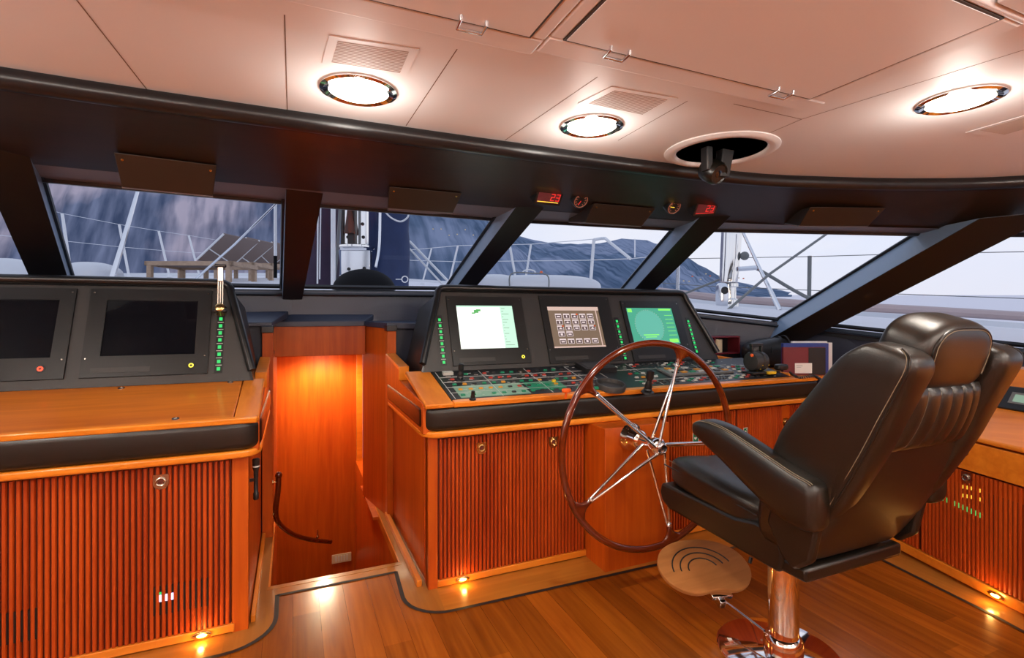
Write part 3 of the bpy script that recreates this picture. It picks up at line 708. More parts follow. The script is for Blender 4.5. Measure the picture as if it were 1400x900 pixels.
# chart display, white with a pale green side column
bz1 = rect_of([(608, 406), (709, 408), (728, 498), (620, 500)]); s1 = rect_of([(622, 418), (699, 420), (708, 477), (630, 478)])
k = FP.uv(714, 489); mo, sc1 = monitor(cp, bz1, s1, 'screen_white', (k[0], k[1], 'led_amber'))
a0, a1, c0, c1 = s1; ww, hh = a1 - a0, c1 - c0
def q(b, u0, u1, v0, v1, m, z=.0092, r=None, t=.0004):
    A0, A1, C0, C1 = r; b.box(A0 + u0 * (A1 - A0), A0 + u1 * (A1 - A0), C1 - v1 * (C1 - C0), C1 - v0 * (C1 - C0), z, z + t, m, FP)
b = B(); q(b, .77, 1, 0, 1, 'screen_pale', r=s1); q(b, 0, 1, 0, .035, 'screen_pale', r=s1)
for i in range(14): q(b, .79, .80 + random.random() * .18, .06 + i * .066, .072 + i * .066, 'screen_text', z=.0098, r=s1)
q(b, .30, .38, .10, .17, 'screen_mark', r=s1); q(b, .34, .42, .085, .13, 'screen_mark', r=s1, z=.0094); q(b, .26, .32, .16, .19, 'screen_mark', r=s1); b.make('chart_image', sc1)
# menu display with icon tiles
bz2 = rect_of([(733, 408), (828, 405), (850, 495), (754, 497)]); s2 = rect_of([(745, 420), (815, 421), (829, 476), (758, 476)])
mo, sc2 = monitor(cp, bz2, s2, 'screen_brown')
b = B(); q(b, 0, 1, 0, .09, 'screen_pink', r=s2); q(b, 0, 1, .96, 1, 'screen_pink', r=s2); q(b, .93, .95, 0, 1, 'screen_pink', r=s2); b.make('menu_bar', sc2)
rows = [(0, 5), (1, 5), (2, 5), (3, 2), (4, 5)]
for r_, n in rows:
    for c_ in range(n):
        u0 = .13 + c_ * .155; v0 = .17 + r_ * .145 + (.03 if r_ == 4 else 0)
        b = B(); q(b, u0, u0 + .12, v0, v0 + .12, 'icon_line', r=s2); q(b, u0 + .008, u0 + .112, v0 + .03, v0 + .112, 'icon_tile', z=.0094, r=s2)
        g = (r_ * 5 + c_) % 4
        if g == 0: q(b, u0 + .03, u0 + .09, v0 + .055, v0 + .085, 'icon_line', z=.0098, r=s2)
        elif g == 1: q(b, u0 + .05, u0 + .072, v0 + .042, v0 + .098, 'icon_line', z=.0098, r=s2)
        elif g == 2: q(b, u0 + .03, u0 + .09, v0 + .075, v0 + .09, 'icon_line', z=.0098, r=s2); q(b, u0 + .045, u0 + .075, v0 + .05, v0 + .075, 'icon_line', z=.0098, r=s2)
        else: q(b, u0 + .04, u0 + .08, v0 + .045, v0 + .095, 'icon_line', z=.0098, r=s2)
        if (r_, c_) in ((0, 2), (2, 0), (2, 4)): q(b, u0 + .09, u0 + .125, v0, v0 + .035, 'orange', z=.0102, r=s2)
        b.make('icon', sc2)
# radar display
bz3 = rect_of([(844, 411), (925, 415), (946, 494), (868, 494)]); s3 = rect_of([(854, 422), (915, 422), (931, 471), (866, 472)])
mo, sc3 = monitor(cp, bz3, s3, 'screen_teal')
b = B(); A0, A1, C0, C1 = s3; W3, H3 = A1 - A0, C1 - C0; cx, cy = A0 + .42 * W3, C0 + .5 * H3; R = .44 * H3
b.prism([FP.p(cx + R * .98 * math.cos(a), cy + R * .98 * math.sin(a), .0092) for a in [2 * PI * k / 40 for k in range(40)]], 'screen_teal_light', FP.ez * .0003)
for k in range(40):
    a = 2 * PI * k / 40; x, y = cx + R * math.cos(a), cy + R * math.sin(a); b.box(x - .0018, x + .0018, y - .0018, y + .0018, .0096, .0099, 'icon_line', FP)
q(b, .03, .12, .02, .12, 'screen_lime', r=s3); q(b, .70, .97, .02, .07, 'screen_lime', r=s3); q(b, .25, .58, .73, .755, 'screen_lime', r=s3, z=.01); q(b, .28, .52, .79, .81, 'screen_lime', r=s3, z=.01)
for i in range(6): q(b, .80, .97, .2 + i * .11, .212 + i * .11, 'screen_lime', r=s3)
q(b, .78, .97, .86, .96, 'screen_lime', r=s3); b.make('radar_image', sc3)
led_strip(cp, (599.5, 438), (607.5, 496)); led_strip(cp, (841, 440), (856, 490)); led_strip(cp, (938, 440), (954, 481))

# ================================================================== CONTROL PANEL
FC = Fr(FD.p(0, .03, .0), (1, 0, 0), SL)        # y: 0 front .. .44 back
cpn = root('control_panel', 'black sloping control panel crowded with buttons and switches in front of the lit screens', 'control panel', (1.9, 2.7, .95))
b = B(); b.box(.745, 3.20, .0, .44, -.02, .004, 'plastic_black', FC); b.make('base_plate', cpn)
b = B()
for y in (.085, .165, .245, .325): b.box(.76, 1.72, y, y + .003, .004, .0055, 'white_line', FC)
for x in (.765, 1.03, 1.33, 1.62): b.box(x, x + .003, .005, .42, .004, .0056, 'white_line', FC)
for y in (.1, .3): b.box(1.95, 2.9, y, y + .002, .004, .0055, 'white_line', FC)
for x in (1.72, 1.8, 2.1, 2.35, 2.62): b.box(x, x + .002, .01, .42, .004, .0056, 'white_line', FC)
b.make('divider_lines', cpn)
b = B(); b.box(.80, 1.20, .012, .18, .004, .0052, 'panel_green', FC); b.make('green_plate', cpn)
b = B(); b.box(1.22, 1.45, .06, .18, .004, .0052, 'btn_green', FC); b.make('green_plate', cpn)
cols = ['btn_green', 'btn_dark', 'btn_red', 'btn_amber', 'btn_green', 'btn_red', 'btn_dark']
def button(x, y, m, w=.024, h=.014, z=.008, name='button'):
    b = B(); f = Fr(FC.p(x, y, 0), FC.ex, FC.ey, FC.ez)
    b.hexa([f.p(*t) for t in ((-w/2, -h/2, .004), (w/2, -h/2, .004), (w/2, h/2, .004), (-w/2, h/2, .004), (-w*.4, -h*.4, .004 + z), (w*.4, -h*.4, .004 + z), (w*.4, h*.4, .004 + z), (-w*.4, h*.4, .004 + z))], m)
    return b.make(name, cpn)
rowm = [['btn_green', 'btn_green', 'btn_dark'], ['btn_amber', 'btn_amber', 'btn_amber', 'btn_amber', 'btn_amber', 'btn_dark', 'btn_red'], ['btn_green', 'btn_amber', 'btn_dark', 'btn_green'], ['btn_red', 'btn_red', 'btn_red', 'btn_dark'], ['btn_dark', 'btn_green', 'btn_green', 'btn_dark', 'btn_red']]
for r_, y in enumerate((.045, .125, .205, .285, .365)):
    for c_ in range(14):
        x = .82 + c_ * .058 + (r_ % 2) * .01
        if r_ == 4 and c_ < 2 or (r_ == 0 and c_ == 2): continue
        m = rowm[r_][c_ % len(rowm[r_])] if r_ != 1 or c_ < 6 else cols[(c_ * 3 + r_) % 7]
        button(x, y, m, name='push_button')
for r_, y in enumerate((.045, .075, .36, .395)):      # small rocker keys on the right half
    for c_ in range(20):
        x = 1.98 + c_ * .050; 
        if y > .3 and (2.0 < x < 2.1 or x > 2.85): continue
        m = ['btn_white', 'btn_dark', 'btn_dark', 'btn_green', 'btn_dark', 'btn_red', 'btn_white', 'btn_dark'][(c_ * 5 + r_ * 3) % 8]
        button(x, y, m, .028, .013, .006, 'rocker_key')
b = B(); rl = random.Random(2)
for k in range(230):
    x = rl.uniform(.79, 3.15); y = rl.uniform(.02, .42)
    if 1.68 < x < 2.0 or (2.22 < x < 2.83 and .12 < y < .28): continue
    w_ = rl.uniform(.008, .03); b.box(x, x + w_, y, y + .0035, .004, .0054, rl.choice(['white_line', 'grey_plastic', 'white_line']), FC)
b.make('legends', cpn)['kind'] = 'stuff'
for k in range(26):
    x = 2.87 + (k % 6) * .045 if k < 18 else 2.0 + (k - 18) % 4 * .05; y = (.15 + k // 6 * .05) if k < 18 else .15 + (k - 18) // 4 * .07
    button(x, y, cols[(k * 2) % 7] if k % 3 else 'btn_white', .026, .015, .008, 'selector_key')
b = B(); b.box(.80, .86, .365, .395, .004, .02, 'btn_white', FC); b.make('rocker_switch', cpn)
b = B(); b.box(2.25, 2.80, .13, .27, .004, .02, 'grey_plastic', FC); kp = b.make('keypad_unit', cpn, bevel=.003)
for i in range(7):
    for j in range(3):
        b = B(); x = 2.29 + i * .072; y = .15 + j * .038; b.box(x, x + .045, y, y + .022, .02, .026, ['btn_dark', 'btn_white', 'btn_amber', 'btn_dark', 'btn_green'][(i * 2 + j) % 5], FC); b.make('key', kp)
b = B(); b.box(1.70, 1.93, .27, .41, .004, .035, 'plastic_black', FC); b.box(1.72, 1.91, .29, .39, .035, .037, 'charcoal', FC); b.make('hooded_unit', cpn, bevel=.004)
def stick(u, v, h, r, name='joystick'):
    x, y = FC.uv(u, v); b = B()
    b.lathe(FC.p(x, y, .004), FC.ez, [(r * 1.5, 0), (r * 1.4, .008), (r * .9, .012), (r * 1.0, .02), (r * .8, .028), (r * .9, .036), (r * .6, h * .5), (r * .55, h * .55), (r * .85, h * .65), (r * .8, h * .95), (r * .4, h)], 'plastic_black', 20); return b.make(name, cpn)
stick(629, 521, .10, .019); stick(885, 538, .14, .026); stick(646, 548, .05, .012, 'lever')
# orange emergency lever, ringed trackball, green toggle
x, y = FC.uv(773, 546); b = B(); b.tube([FC.p(x, y, .004), FC.p(x, y, .045)], .007, 'orange', 10); b.sbox(FC.p(x, y, .05), (.026, .012, .012), 'orange', e=4, n=6); b.make('guarded_lever', cpn)
x, y = FC.uv(834, 532); b = B(); b.lathe(FC.p(x, y, .004), FC.ez, [(.088, 0), (.090, .03), (.086, .036), (.078, .034), (.074, .012), (.03, .008), (0, .008)], 'charcoal', 36); b.make('compass_ring', cpn)
x, y = FC.uv(810, 534); b = B(); b.tube([FC.p(x - .04, y, .012), FC.p(x + .04, y, .012)], .011, 'btn_green', 10); b.make('roller', cpn)
for u, v in ((757, 523),):
    x, y = FC.uv(u, v); b = B(); b.lathe(FC.p(x, y, .004), FC.ez, [(.013, 0), (.013, .012), (0, .014)], 'yellow', 14); b.make('round_button', cpn)

# engine throttle head
tx = root('throttle_control', 'dark grey throttle control with a bail handle, beside the maroon folder', 'throttle', tuple(FC.p(2.99, .11, .004)))
fr = Fr(FC.p(2.99, .11, .0), (1, 0, 0), (0, 1, 0), (0, 0, 1))
b = B(); b.box(-.11, .15, -.07, .09, .0, .018, 'plastic_black', fr); b.make('base', tx, bevel=.004)
b = B(); c0 = fr.p(0, 0, .085); b.lathe(c0 - V((.062, 0, 0)), (1, 0, 0), [(.04, 0), (.062, .006), (.068, .02), (.068, .045), (.06, .05), (.06, .075), (.068, .08), (.068, .105), (.062, .118), (.03, .124)], 'charcoal', 28); b.make('drum', tx)
b = B()
for s_ in (-.045, .045): b.box(s_ - .008, s_ + .008, -.012, .012, .14, .20, 'plastic_black', fr)
b.box(-.055, .055, -.014, .014, .19, .212, 'plastic_black', fr); b.make('bail_handle', tx, bevel=.004)
b = B()
for k in range(5):
    a = math.radians(200 + k * 28); b.sphere(c0 + V((-.012, .0685 * math.cos(a), .0685 * math.sin(a) + .0)), .0035, 'yellow', 4)
    b.sphere(c0 + V((.048, .0685 * math.cos(a), .0685 * math.sin(a))), .0035, 'yellow', 4)
b.make('scale_marks', tx)
b = B(); b.sphere(c0 + V((-.064, -.02, .045)), .012, 'orange', 6); b.make('orange_knob', tx)
b = B(); b.box(.02, .09, -.09, -.055, .0, .02, 'yellow', fr); b.make('yellow_tag', tx, bevel=.003)
# handset with coiled cord, right of the throttle
hs = root('radio_handset', 'black handset with coiled cord lying between the throttle and the books', 'handset', (3.08, 2.72, 1.0))
hb = P(1068, 502, Z=1.03)
b = B(); b.sbox(hb, (.05, .028, .022), 'plastic_black', e=4, n=8); b.make('handset_body', hs)
b = B(); b.tube(smooth([P(1058, 478, Z=1.08), P(1072, 482, Z=1.07), P(1082, 494, Z=1.04), P(1078, 505, Z=1.0)], 6), .004, 'plastic_black', 6)
cq = smooth([P(1080, 512, Z=.99), P(1092, 519, Z=.985), P(1112, 517, Z=.985), P(1122, 522, Z=.99)], 30)
b.tube([p_ + V((0, .008 * math.cos(i * 1.6), .012 + .008 * math.sin(i * 1.6))) for i, p_ in enumerate(cq)], .003, 'plastic_black', 5); b.make('coiled_cord', hs)

# ================================================================== THINGS ON THE WORKTOP
# books, standing in a row
def book(x, y, w, d, h, cover, label, pages=True, rot=0, z=.962, name='binder', cat='book', extra=None):
    r_ = root(name, label, cat, (x, y, z), 'folders and papers on the helm worktop')
    f = Fr((x, y, z), (math.cos(rot), math.sin(rot), 0), (-math.sin(rot), math.cos(rot), 0), (0, 0, 1))
    b = B(); b.box(0, w, 0, .004, 0, h, cover, f); b.box(0, w, d - .004, d, 0, h, cover, f); b.box(0, .005, 0, d, 0, h, cover, f); b.make('cover', r_, bevel=.001)
    b = B(); b.box(.006, w - .006, .005, d - .005, .004, h - .006, 'paper', f); b.make('pages', r_)
    if extra: extra(r_, f, w, d, h)
    return r_
def lab(r_, f, w, d, h):
    b = B(); b.box(.085, .085 + .125, -.003, -.0005, .012, .085, 'paper', f); b.box(.095, .14, -.0035, -.003, .064, .067, 'grey_plastic', f); b.box(.095, .13, -.0035, -.003, .054, .056, 'grey_plastic', f); b.make('white_label', r_)
    b = B(); b.box(w * .60, w, -.0022, -.0003, 0.003, h - .003, 'rubber_black', f); b.make('black_band', r_)
p0 = P(1069, 520, Z=.962)
bx, by = 3.26, 2.63
book(bx, by, .31, .022, .20, 'maroon', 'maroon and black folder with a white label, frontmost of the standing books', extra=lab, rot=-.38)
book(bx + .13, by - .015, .19, .03, .19, 'rubber_black', 'black binder squeezed between the maroon folder and the blue folder', rot=-.38)
book(bx + .07, by + .055, .34, .03, .225, 'blue_cover', 'blue folder standing behind the maroon one, tallest of the books', rot=-.38)
book(bx + .20, by + .085, .27, .02, .235, 'paper', 'white stapled papers leaning behind the blue folder', rot=-.38, name='paper_stack', cat='papers')
book(bx + .30, by + .085, .24, .015, .222, 'paper', 'loose white document wallet nearest the chair headrest', rot=-.38, name='paper_stack', cat='papers')
# open dark box with a paper roll
bo = root('storage_box', 'small dark brown open box holding a paper roll, against the window wall', 'box', (3.2, 3.35, 1.0))
pA = P(962, 478, Y=3.3); f = Fr((pA.x, pA.y, 1.06), (1, 0, 0), (0, 1, 0), (0, 0, 1)); wd = P(1012, 478, Y=3.3).x - pA.x
b = B(); b.box(0, wd, 0, .14, 0, .012, 'maroon', f); b.box(0, wd, 0, .14, .14, .152, 'maroon', f); b.box(0, .012, 0, .14, 0, .15, 'maroon', f); b.box(wd - .012, wd, 0, .14, 0, .15, 'maroon', f); b.box(0, wd, .128, .14, 0, .15, 'rubber_black', f); b.box(wd * .3, wd * .3 + .01, 0, .14, 0, .15, 'maroon', f); b.make('case', bo, bevel=.002)
b = B(); b.box(.0, wd, .0, .14, -.09, -.001, 'rubber_black', f); b.make('plinth', bo)
b = B(); b.lathe(f.p(wd * .52, .07, .013), (0, 0, 1), [(.045, 0), (.045, .11), (.015, .11), (.014, .05)], 'ivory', 22); b.thing('paper_roll', 'cream paper roll standing inside the small dark box', 'paper roll')
# soft black instrument case
pB = P(1050, 478, Y=3.1)
ca = root('binocular_case', 'padded black binocular case lying in the corner below the window', 'case', (pB.x, pB.y, .962))
f = Fr((pB.x, pB.y, .962), (.95, -.3, 0), (.3, .95, 0), (0, 0, 1))
b = B(); b.sbox((-.02, 0, .12), (.19, .10, .115), 'plastic_black', f, e=3.2, n=14, fn=lambda q_: V((q_.x, q_.y, q_.z * (1 + .25 * q_.x / .19)))); b.make('bag', ca)
b = B()
for s_ in (-.03, .09, .14): b.tube([f.p(s_, .103 * math.cos(a) * 1.02, .12 + (.115 * math.sin(a) * 1.03) * (1 + .25 * s_ / .19)) for a in [PI * k / 12 for k in range(13)]], .006, 'bezel_black', 6)
b.make('strap', ca)

# safety signs with heart symbol on the slats
for u, v, lb in ((949, 598, 'small green first-aid sign with white symbol, on slats left of the armrest'), (1017, 589, 'small green first-aid sign with white symbol, on slats above the armrest')):
    x, z = FL.uv(u, v); s_ = .024 if u < 1000 else .018
    t_ = root('safety_sign', lb, 'sign', tuple(FL.p(x, z, .014)), 'green safety signs on the slats')
    b = B(); b.box(x - s_, x + s_, z - s_ * 1.25, z + s_ * 1.25, .0128, .0142, 'paper', FL); b.box(x - s_ * .82, x + s_ * .82, z - s_ * 1.05, z + s_ * 1.05, .0142, .0148, 'sign_green', FL); b.make('plate', t_)
    b = B(); hp = []
    for k in range(20):
        a = 2 * PI * k / 20; hx = 16 * math.sin(a) ** 3 / 17; hz = (13 * math.cos(a) - 5 * math.cos(2 * a) - 2 * math.cos(3 * a) - math.cos(4 * a)) / 17
        hp.append(FL.p(x - s_ * .1 + hx * s_ * .5, z - s_ * .15 + hz * s_ * .5, .0149))
    b.prism(hp, 'paper', FL.ez * .0006)
    b.box(x + s_ * .35, x + s_ * .7, z + s_ * .55, z + s_ * .68, .0148, .0154, 'paper', FL); b.box(x + s_ * .46, x + s_ * .59, z + s_ * .43, z + s_ * .8, .0148, .0154, 'paper', FL); b.make('heart_symbol', t_)

# ================================================================== STEERING WHEEL
WC = V((1.71, 2.15, .722)); RW = .53
wh = root('steering_wheel', 'large varnished wooden steering wheel with five paired chrome spokes', 'steering wheel', (1.74, 2.35, .70))
angs = [math.radians(a) for a in (-4, 68, 140, 212, 284)]
b = B(); pts = []; rad = []
for k in range(160):
    a = 2 * PI * k / 160; pts.append(WC + V((RW * math.cos(a), 0, RW * math.sin(a)))); rad.append(.0175)
b.tube(pts, rad, 'wheel_wood', 14, closed=True)
b.make('rim', wh, smooth=80)
for a in angs:
    ra = V((math.cos(a), 0, math.sin(a))); ta = V((-math.sin(a), 0, math.cos(a)))
    b = B(); rings = []
    for t in range(9):
        s_ = t / 8; r_ = RW - .008 - .075 * s_; half = .014 + .062 * (1 - s_) ** 2.6; th = .0165 - .003 * s_
        rings.append([WC + ra * (r_ if True else 0) + ta * (half * math.cos(c_)) + V((0, th * math.sin(c_), 0)) - ra * 0 for c_ in [2 * PI * k / 16 for k in range(16)]])
    # lay the wide end on the rim's arc
    for ring in rings[:3]:
        for i, p_ in enumerate(ring):
            d = p_ - WC; off = d.dot(ta); ring[i] = p_ + ra * (math.sqrt(max(RW * RW - off * off, 0)) - RW)
    b.loft(rings, 'wheel_wood'); b.make('rim_knuckle', wh, smooth=80)
    b = B(); hub = V((WC.x + .01, WC.y, WC.z))
    for sgn in (-1, 1):
        yy = -.055 if sgn > 0 else .045
        b.tube([hub + V((0, yy, 0)) + ra * .03 + ta * sgn * .016, WC + ra * (RW - .078) + ta * sgn * .006], [.0085, .0068], 'chrome', 12)
    b.lathe(WC + ra * (RW - .10), ra, [(.011, 0), (.016, .004), (.016, .012), (.011, .016), (.014, .022), (.010, .028)], 'chrome', 16)
    b.make('spoke_pair', wh)
hc = V((1.72, 2.06, .722))
b = B(); b.lathe(V((1.72, 2.348, .722)), (0, -1, 0), [(.075, 0), (.078, .01), (.07, .03), (.055, .05), (.052, .09), (.045, .10), (.036, .11), (.034, .16), (.036, .20), (.044, .21), (.046, .235), (.042, .25), (.030, .262), (.030, .27)], 'chrome', 40); b.make('hub', wh)
b = B(); b.lathe(V((1.72, 2.081, .722)), (0, -1, 0), [(.027, 0), (.027, .006), (.020, .010), (.018, .0085), (.0, .0085)], 'steel', 28); b.make('hub_cap', wh)

# ================================================================== SMALL FITTINGS
# flashlight clipped to the left cabinet side
px = P(350, 655, Y=2.62); fx = -.172
ft = root('flashlight', 'black pocket flashlight clipped upright to the side of the left cabinet', 'flashlight', (fx, 2.62, .55))
z1, z0 = P(350, 627, Y=2.62).z, P(350, 683, Y=2.62).z
b = B(); b.lathe(V((px.x, 2.62, z0)), (0, 0, 1), [(.010, 0), (.012, .004), (.012, .03), (.0095, .034), (.0095, .10), (.0105, .105), (.0105, .13), (.015, .145), (.016, (z1 - z0) - .004), (.012, z1 - z0)], 'plastic_black', 20); b.make('barrel', ft)
b = B(); b.box(-.182, px.x, 2.615, 2.625, lerp(z0, z1, .45), lerp(z0, z1, .52), 'plastic_black'); b.make('clip', ft)
b = B(); b.lathe(V((px.x, 2.62, lerp(z0, z1, .80))), (0, 0, 1), [(.0162, 0), (.0162, .006)], 'white_line', 20); b.make('ring_mark', ft)
# curved wooden handrail in the stairwell
hr = root('handrail', 'curved dark wooden handrail with brass brackets in the stairwell', 'handrail', (-.11, 3.6, .0))
hp = [P(381, 650, Y=3.55), P(380, 672, Y=3.55), P(377, 700, Y=3.58), P(382, 716, Y=3.65), P(400, 730, Y=3.8), P(425, 738, Y=3.95), P(452, 741, Y=4.1)]
b = B(); b.tube(smooth(hp, 8), .017, 'wheel_wood', 12); b.sphere(hp[0], .022, 'wheel_wood'); b.make('rail', hr, smooth=80)
for u, v, yy in ((379, 659, 3.55), (377, 703, 3.58)):
    p_ = P(u, v, Y=yy); b = B(); b.tube([V((-.116, yy, p_.z)), p_], .006, 'brass', 8); b.lathe(V((-.116, yy, p_.z)), (1, 0, 0), [(.016, 0), (.015, .005), (.006, .008)], 'brass', 16); b.make('bracket', hr)
p_ = P(434, 734, Y=4.0); b = B(); b.tube([p_ + V((0, 0, -.02)), p_ + V((0, 0, .05))], .006, 'brass', 8); b.sphere(p_, .012, 'brass'); b.make('bracket', hr)
# louvred vent on the door
pv = P(467, 763, Y=5.128)
lv = root('louvre_vent', 'small ivory slotted vent low on the stairwell door', 'vent', (pv.x, 5.13, pv.z - .04))
b = B(); f = Fr((pv.x, 5.128, pv.z), (1, 0, 0), (0, 0, 1), (0, -1, 0)); b.box(-.088, .088, -.042, .042, 0, .006, 'ivory', f); b.make('plate', lv, bevel=.002)
b = B()
for k in range(5): b.box(-.058 + k * .025, -.044 + k * .025, -.026, .026, .006, .010, 'white_plastic', f)
b.make('slots', lv)
# recessed light in the stairwell head
pw = P(443, 487, Y=4.84); pw.z = 1.066
sl_ = root('stairwell_light', 'glowing oval light under the wooden lintel of the stairwell', 'light', tuple(pw))
b = B(); b.lathe(pw, (0, 0, -1), [(.115, -.01), (.118, .008), (.10, .016), (.092, .014)], 'brass', 28); b.make('bezel', sl_)
b = B(); b.lathe(pw - V((0, 0, .008)), (0, 0, -1), [(.092, -.01), (.085, .014), (0, .018)], 'lamp_well', 24); b.make('lens', sl_)
ld = bpy.data.lights.new('stairwell_lamp', 'SPOT'); ld.energy = 60; ld.color = (1, .80, .50); ld.shadow_soft_size = .05; ld.spot_size = 2.9; ld.spot_blend = .6
lo = bpy.data.objects.new('stairwell_lamp', ld); S.collection.objects.link(lo); lo.parent = sl_; lo.location = (0, 0, -.03)
# courtesy lights low on the cabinets
def courtesy(p, nrm, label):
    r_ = root('courtesy_light', label, 'light', tuple(p), 'amber courtesy lights at floor level')
    ex = V((-nrm[1], nrm[0], 0)).normalized(); f = Fr(p, ex, (0, 0, 1), nrm)
    el = lambda a, c_, z_: [f.p(a * math.cos(t), c_ * math.sin(t), z_) for t in [2 * PI * k / 24 for k in range(24)]]
    b = B(); b.loft([el(.036, .015, 0), el(.036, .015, .004), el(.032, .012, .006)], 'brass'); b.make('bezel', r_)
    b = B(); b.loft([el(.020, .0075, .006), el(.018, .006, .010)], 'lamp_warm'); b.make('lens', r_)
    ld = bpy.data.lights.new('courtesy_lamp', 'POINT'); ld.energy = .5; ld.color = (1, .5, .12); ld.shadow_soft_size = .012
    lo = bpy.data.objects.new('courtesy_lamp', ld); S.collection.objects.link(lo); lo.parent = r_; q_ = V(nrm) * .03; lo.location = q_
courtesy(FL.p(FL.uv(277, 868)[0], .024, .018), (0, -1, 0), 'glowing amber courtesy light at the foot of the left cabinet')
courtesy(FL.p(FL.uv(631, 799)[0], .026, .018), (0, -1, 0), 'glowing amber courtesy light at the foot of the central cabinet')
a = FR.uv(1367, 812); courtesy(FR.p(a[0], .042, .022), tuple(n_ * 1), 'glowing amber courtesy light at the foot of the right-hand cabinet')
# brass chart lamp / microphone arm on the left pod
ga = root('folding_lamp', 'brass folding lamp arm standing up from the left instrument pod', 'lamp', tuple(P(303, 430, Y=3.05)))
b = B()
for du in (-3.2, 0, 3.2): b.tube([P(301 + du, 420, Y=3.03), P(301.5 + du * .95, 384, Y=3.03)], .0034, 'nickel', 8)
b.make('rods', ga)
q0 = P(301.5, 384, Y=3.03); q1 = P(301.5, 364, Y=3.03)
b = B(); b.box(q0.x - .013, q0.x + .013, q0.y - .006, q0.y + .006, q0.z - .003, q1.z, 'nickel'); b.make('plate', ga, bevel=.002)
b = B(); b.box(q1.x - .026, q1.x + .026, q1.y - .012, q1.y + .012, q1.z - .006, q1.z + .010, 'plastic_black'); b.make('head', ga, bevel=.004)
q2 = P(301, 425, Y=3.02); b = B(); b.lathe(q2 + V((0, .03, 0)), FP.ez, [(.03, 0), (.03, .012), (.02, .03), (.022, .05), (.012, .056)], 'brass', 20); b.sphere(q2 + V((-.02, -.01, 0)), .014, 'plastic_black'); b.sphere(q2 + V((.02, -.01, 0)), .014, 'plastic_black'); b.make('clamp', ga)

# ================================================================== HELM CHAIR
ch = root('helm_chair', 'black leather helm chair with armrests and headrest on a chrome pedestal', 'chair', (1.86, 1.50, 0))
XC = 1.86
def ring(cx, w, F, R, e=3.2, n=28, bias=0):
    out = []
    F = V((0, *F)); R = V((0, *R)); mid = (F + R) / 2; hv = (F - R) / 2
    for k in range(n):
        a = 2 * PI * k / n; c_, s_ = math.cos(a), math.sin(a)
        x = w * math.copysign(abs(c_) ** (2 / e), c_); t = math.copysign(abs(s_) ** (2 / e), s_)
        p_ = mid + hv * t; out.append(V((cx + x, p_.y, p_.z)))
    return out
def prof_loft(cx, secs, m, e=3.2, sub=4, n=28):      # secs: (w, F(y,z), R(y,z))
    tri = [V((s[0], 0, 0)) for s in secs]
    Wd = smooth([(s[0], 0, 0) for s in secs], sub); Fp = smooth([(0, *s[1]) for s in secs], sub); Rp = smooth([(0, *s[2]) for s in secs], sub)
    b = B(); b.loft([ring(cx, w_.x, (f_.y, f_.z), (r_.y, r_.z), e, n) for w_, f_, r_ in zip(Wd, Fp, Rp)], m); return b
# backrest core (lower shell)
core = [(.25, (1.36, .565), (1.205, .555)), (.285, (1.40, .60), (1.185, .585)), (.296, (1.40, .72), (1.115, .70)), (.300, (1.34, .86), (1.043, .84)), (.294, (1.25, .98), (.993, .96)), (.255, (1.22, 1.04), (.980, 1.02)), (.22, (1.17, 1.11), (.985, 1.09)), (.18, (1.09, 1.20), (.955, 1.18)), (.14, (1.05, 1.235), (.975, 1.225))]
prof_loft(XC, core, 'leather', 6.0).make('backrest', ch, smooth=70)
wing = [(.03, (1.37, .72), (1.14, .70)), (.056, (1.365, .80), (1.07, .79)), (.064, (1.295, .98), (.972, .97)), (.067, (1.20, 1.11), (.922, 1.085)), (.067, (1.125, 1.205), (.878, 1.185)), (.067, (1.072, 1.268), (.856, 1.24)), (.060, (1.01, 1.308), (.862, 1.277)), (.040, (.975, 1.318), (.895, 1.300))]
for s_ in (-1, 1):
    o = prof_loft(XC + s_ * .236, wing, 'leather', 4.6).make('side_bolster', ch, smooth=75)
    b = B()      # piping round the rear edge of the bolster
    def edge(k_, ox):
        w_, f_, r_ = wing[k_]; f_ = V((0, *f_)); r_ = V((0, *r_)); p_ = (f_ + r_) / 2 - (f_ - r_) / 2 * .86 * ox; return V((XC + s_ * (.236 + w_ * .87 * (1.02 if ox > .95 else 1.05)), p_.y - .002, p_.z))
    b.tube(smooth([edge(k_, 1.0) for k_ in range(1, len(wing))], 5), .0035, 'leather_pad', 6); b.tube(smooth([edge(k_, .90) for k_ in range(1, len(wing))], 5), .0013, 'stitch', 5); b.make('seam', o)
# headrest
f = Fr((XC - .005, .965, 1.275), (1, 0, 0), (0, .90, .43), (0, -.43, .90))
def hr_fn(q_):
    k = (q_.z / .125 + 1) / 2; return V((q_.x * (1 - .16 * max(0, k - .45) ** 1.2 / .5), q_.y * (1 - .12 * k), q_.z))
f = Fr((XC - .01, .958, 1.29), (1, 0, 0), (0, .955, .30), (0, -.30, .955))
hfn = lambda q_: V((q_.x * (1 - .36 * max(0, q_.z / .110) ** 3), q_.y * (1 - .12 * max(0, q_.z / .110)), q_.z))
b = B(); b.sbox((0, 0, 0), (.172, .088, .110), 'leather', f, e=4.6, n=24, fn=hfn); hd = b.make('headrest', ch, smooth=80)
b = B(); pts = []; pt2 = []
for k in range(31):
    a = PI * (1.12 - 1.24 * k / 30); cx_, cz_ = math.cos(a), math.sin(a)
    for L_, sc_ in ((pts, .86), (pt2, .81)):
        x = sc_ * math.copysign(abs(cx_) ** .42, cx_); z = sc_ * math.copysign(abs(cz_) ** .5, cz_)
        y = -(max(.02, 1 - abs(x) ** 4.6 - abs(z) ** 4.6)) ** (1 / 4.6)
        q_ = hfn(V((x * .172, y * .088 - .0012, z * .110))); L_.append(f.p(*q_))
b.tube(pts, .0035, 'leather_pad', 6); b.tube(pt2, .0013, 'stitch', 5); b.make('seam', hd)
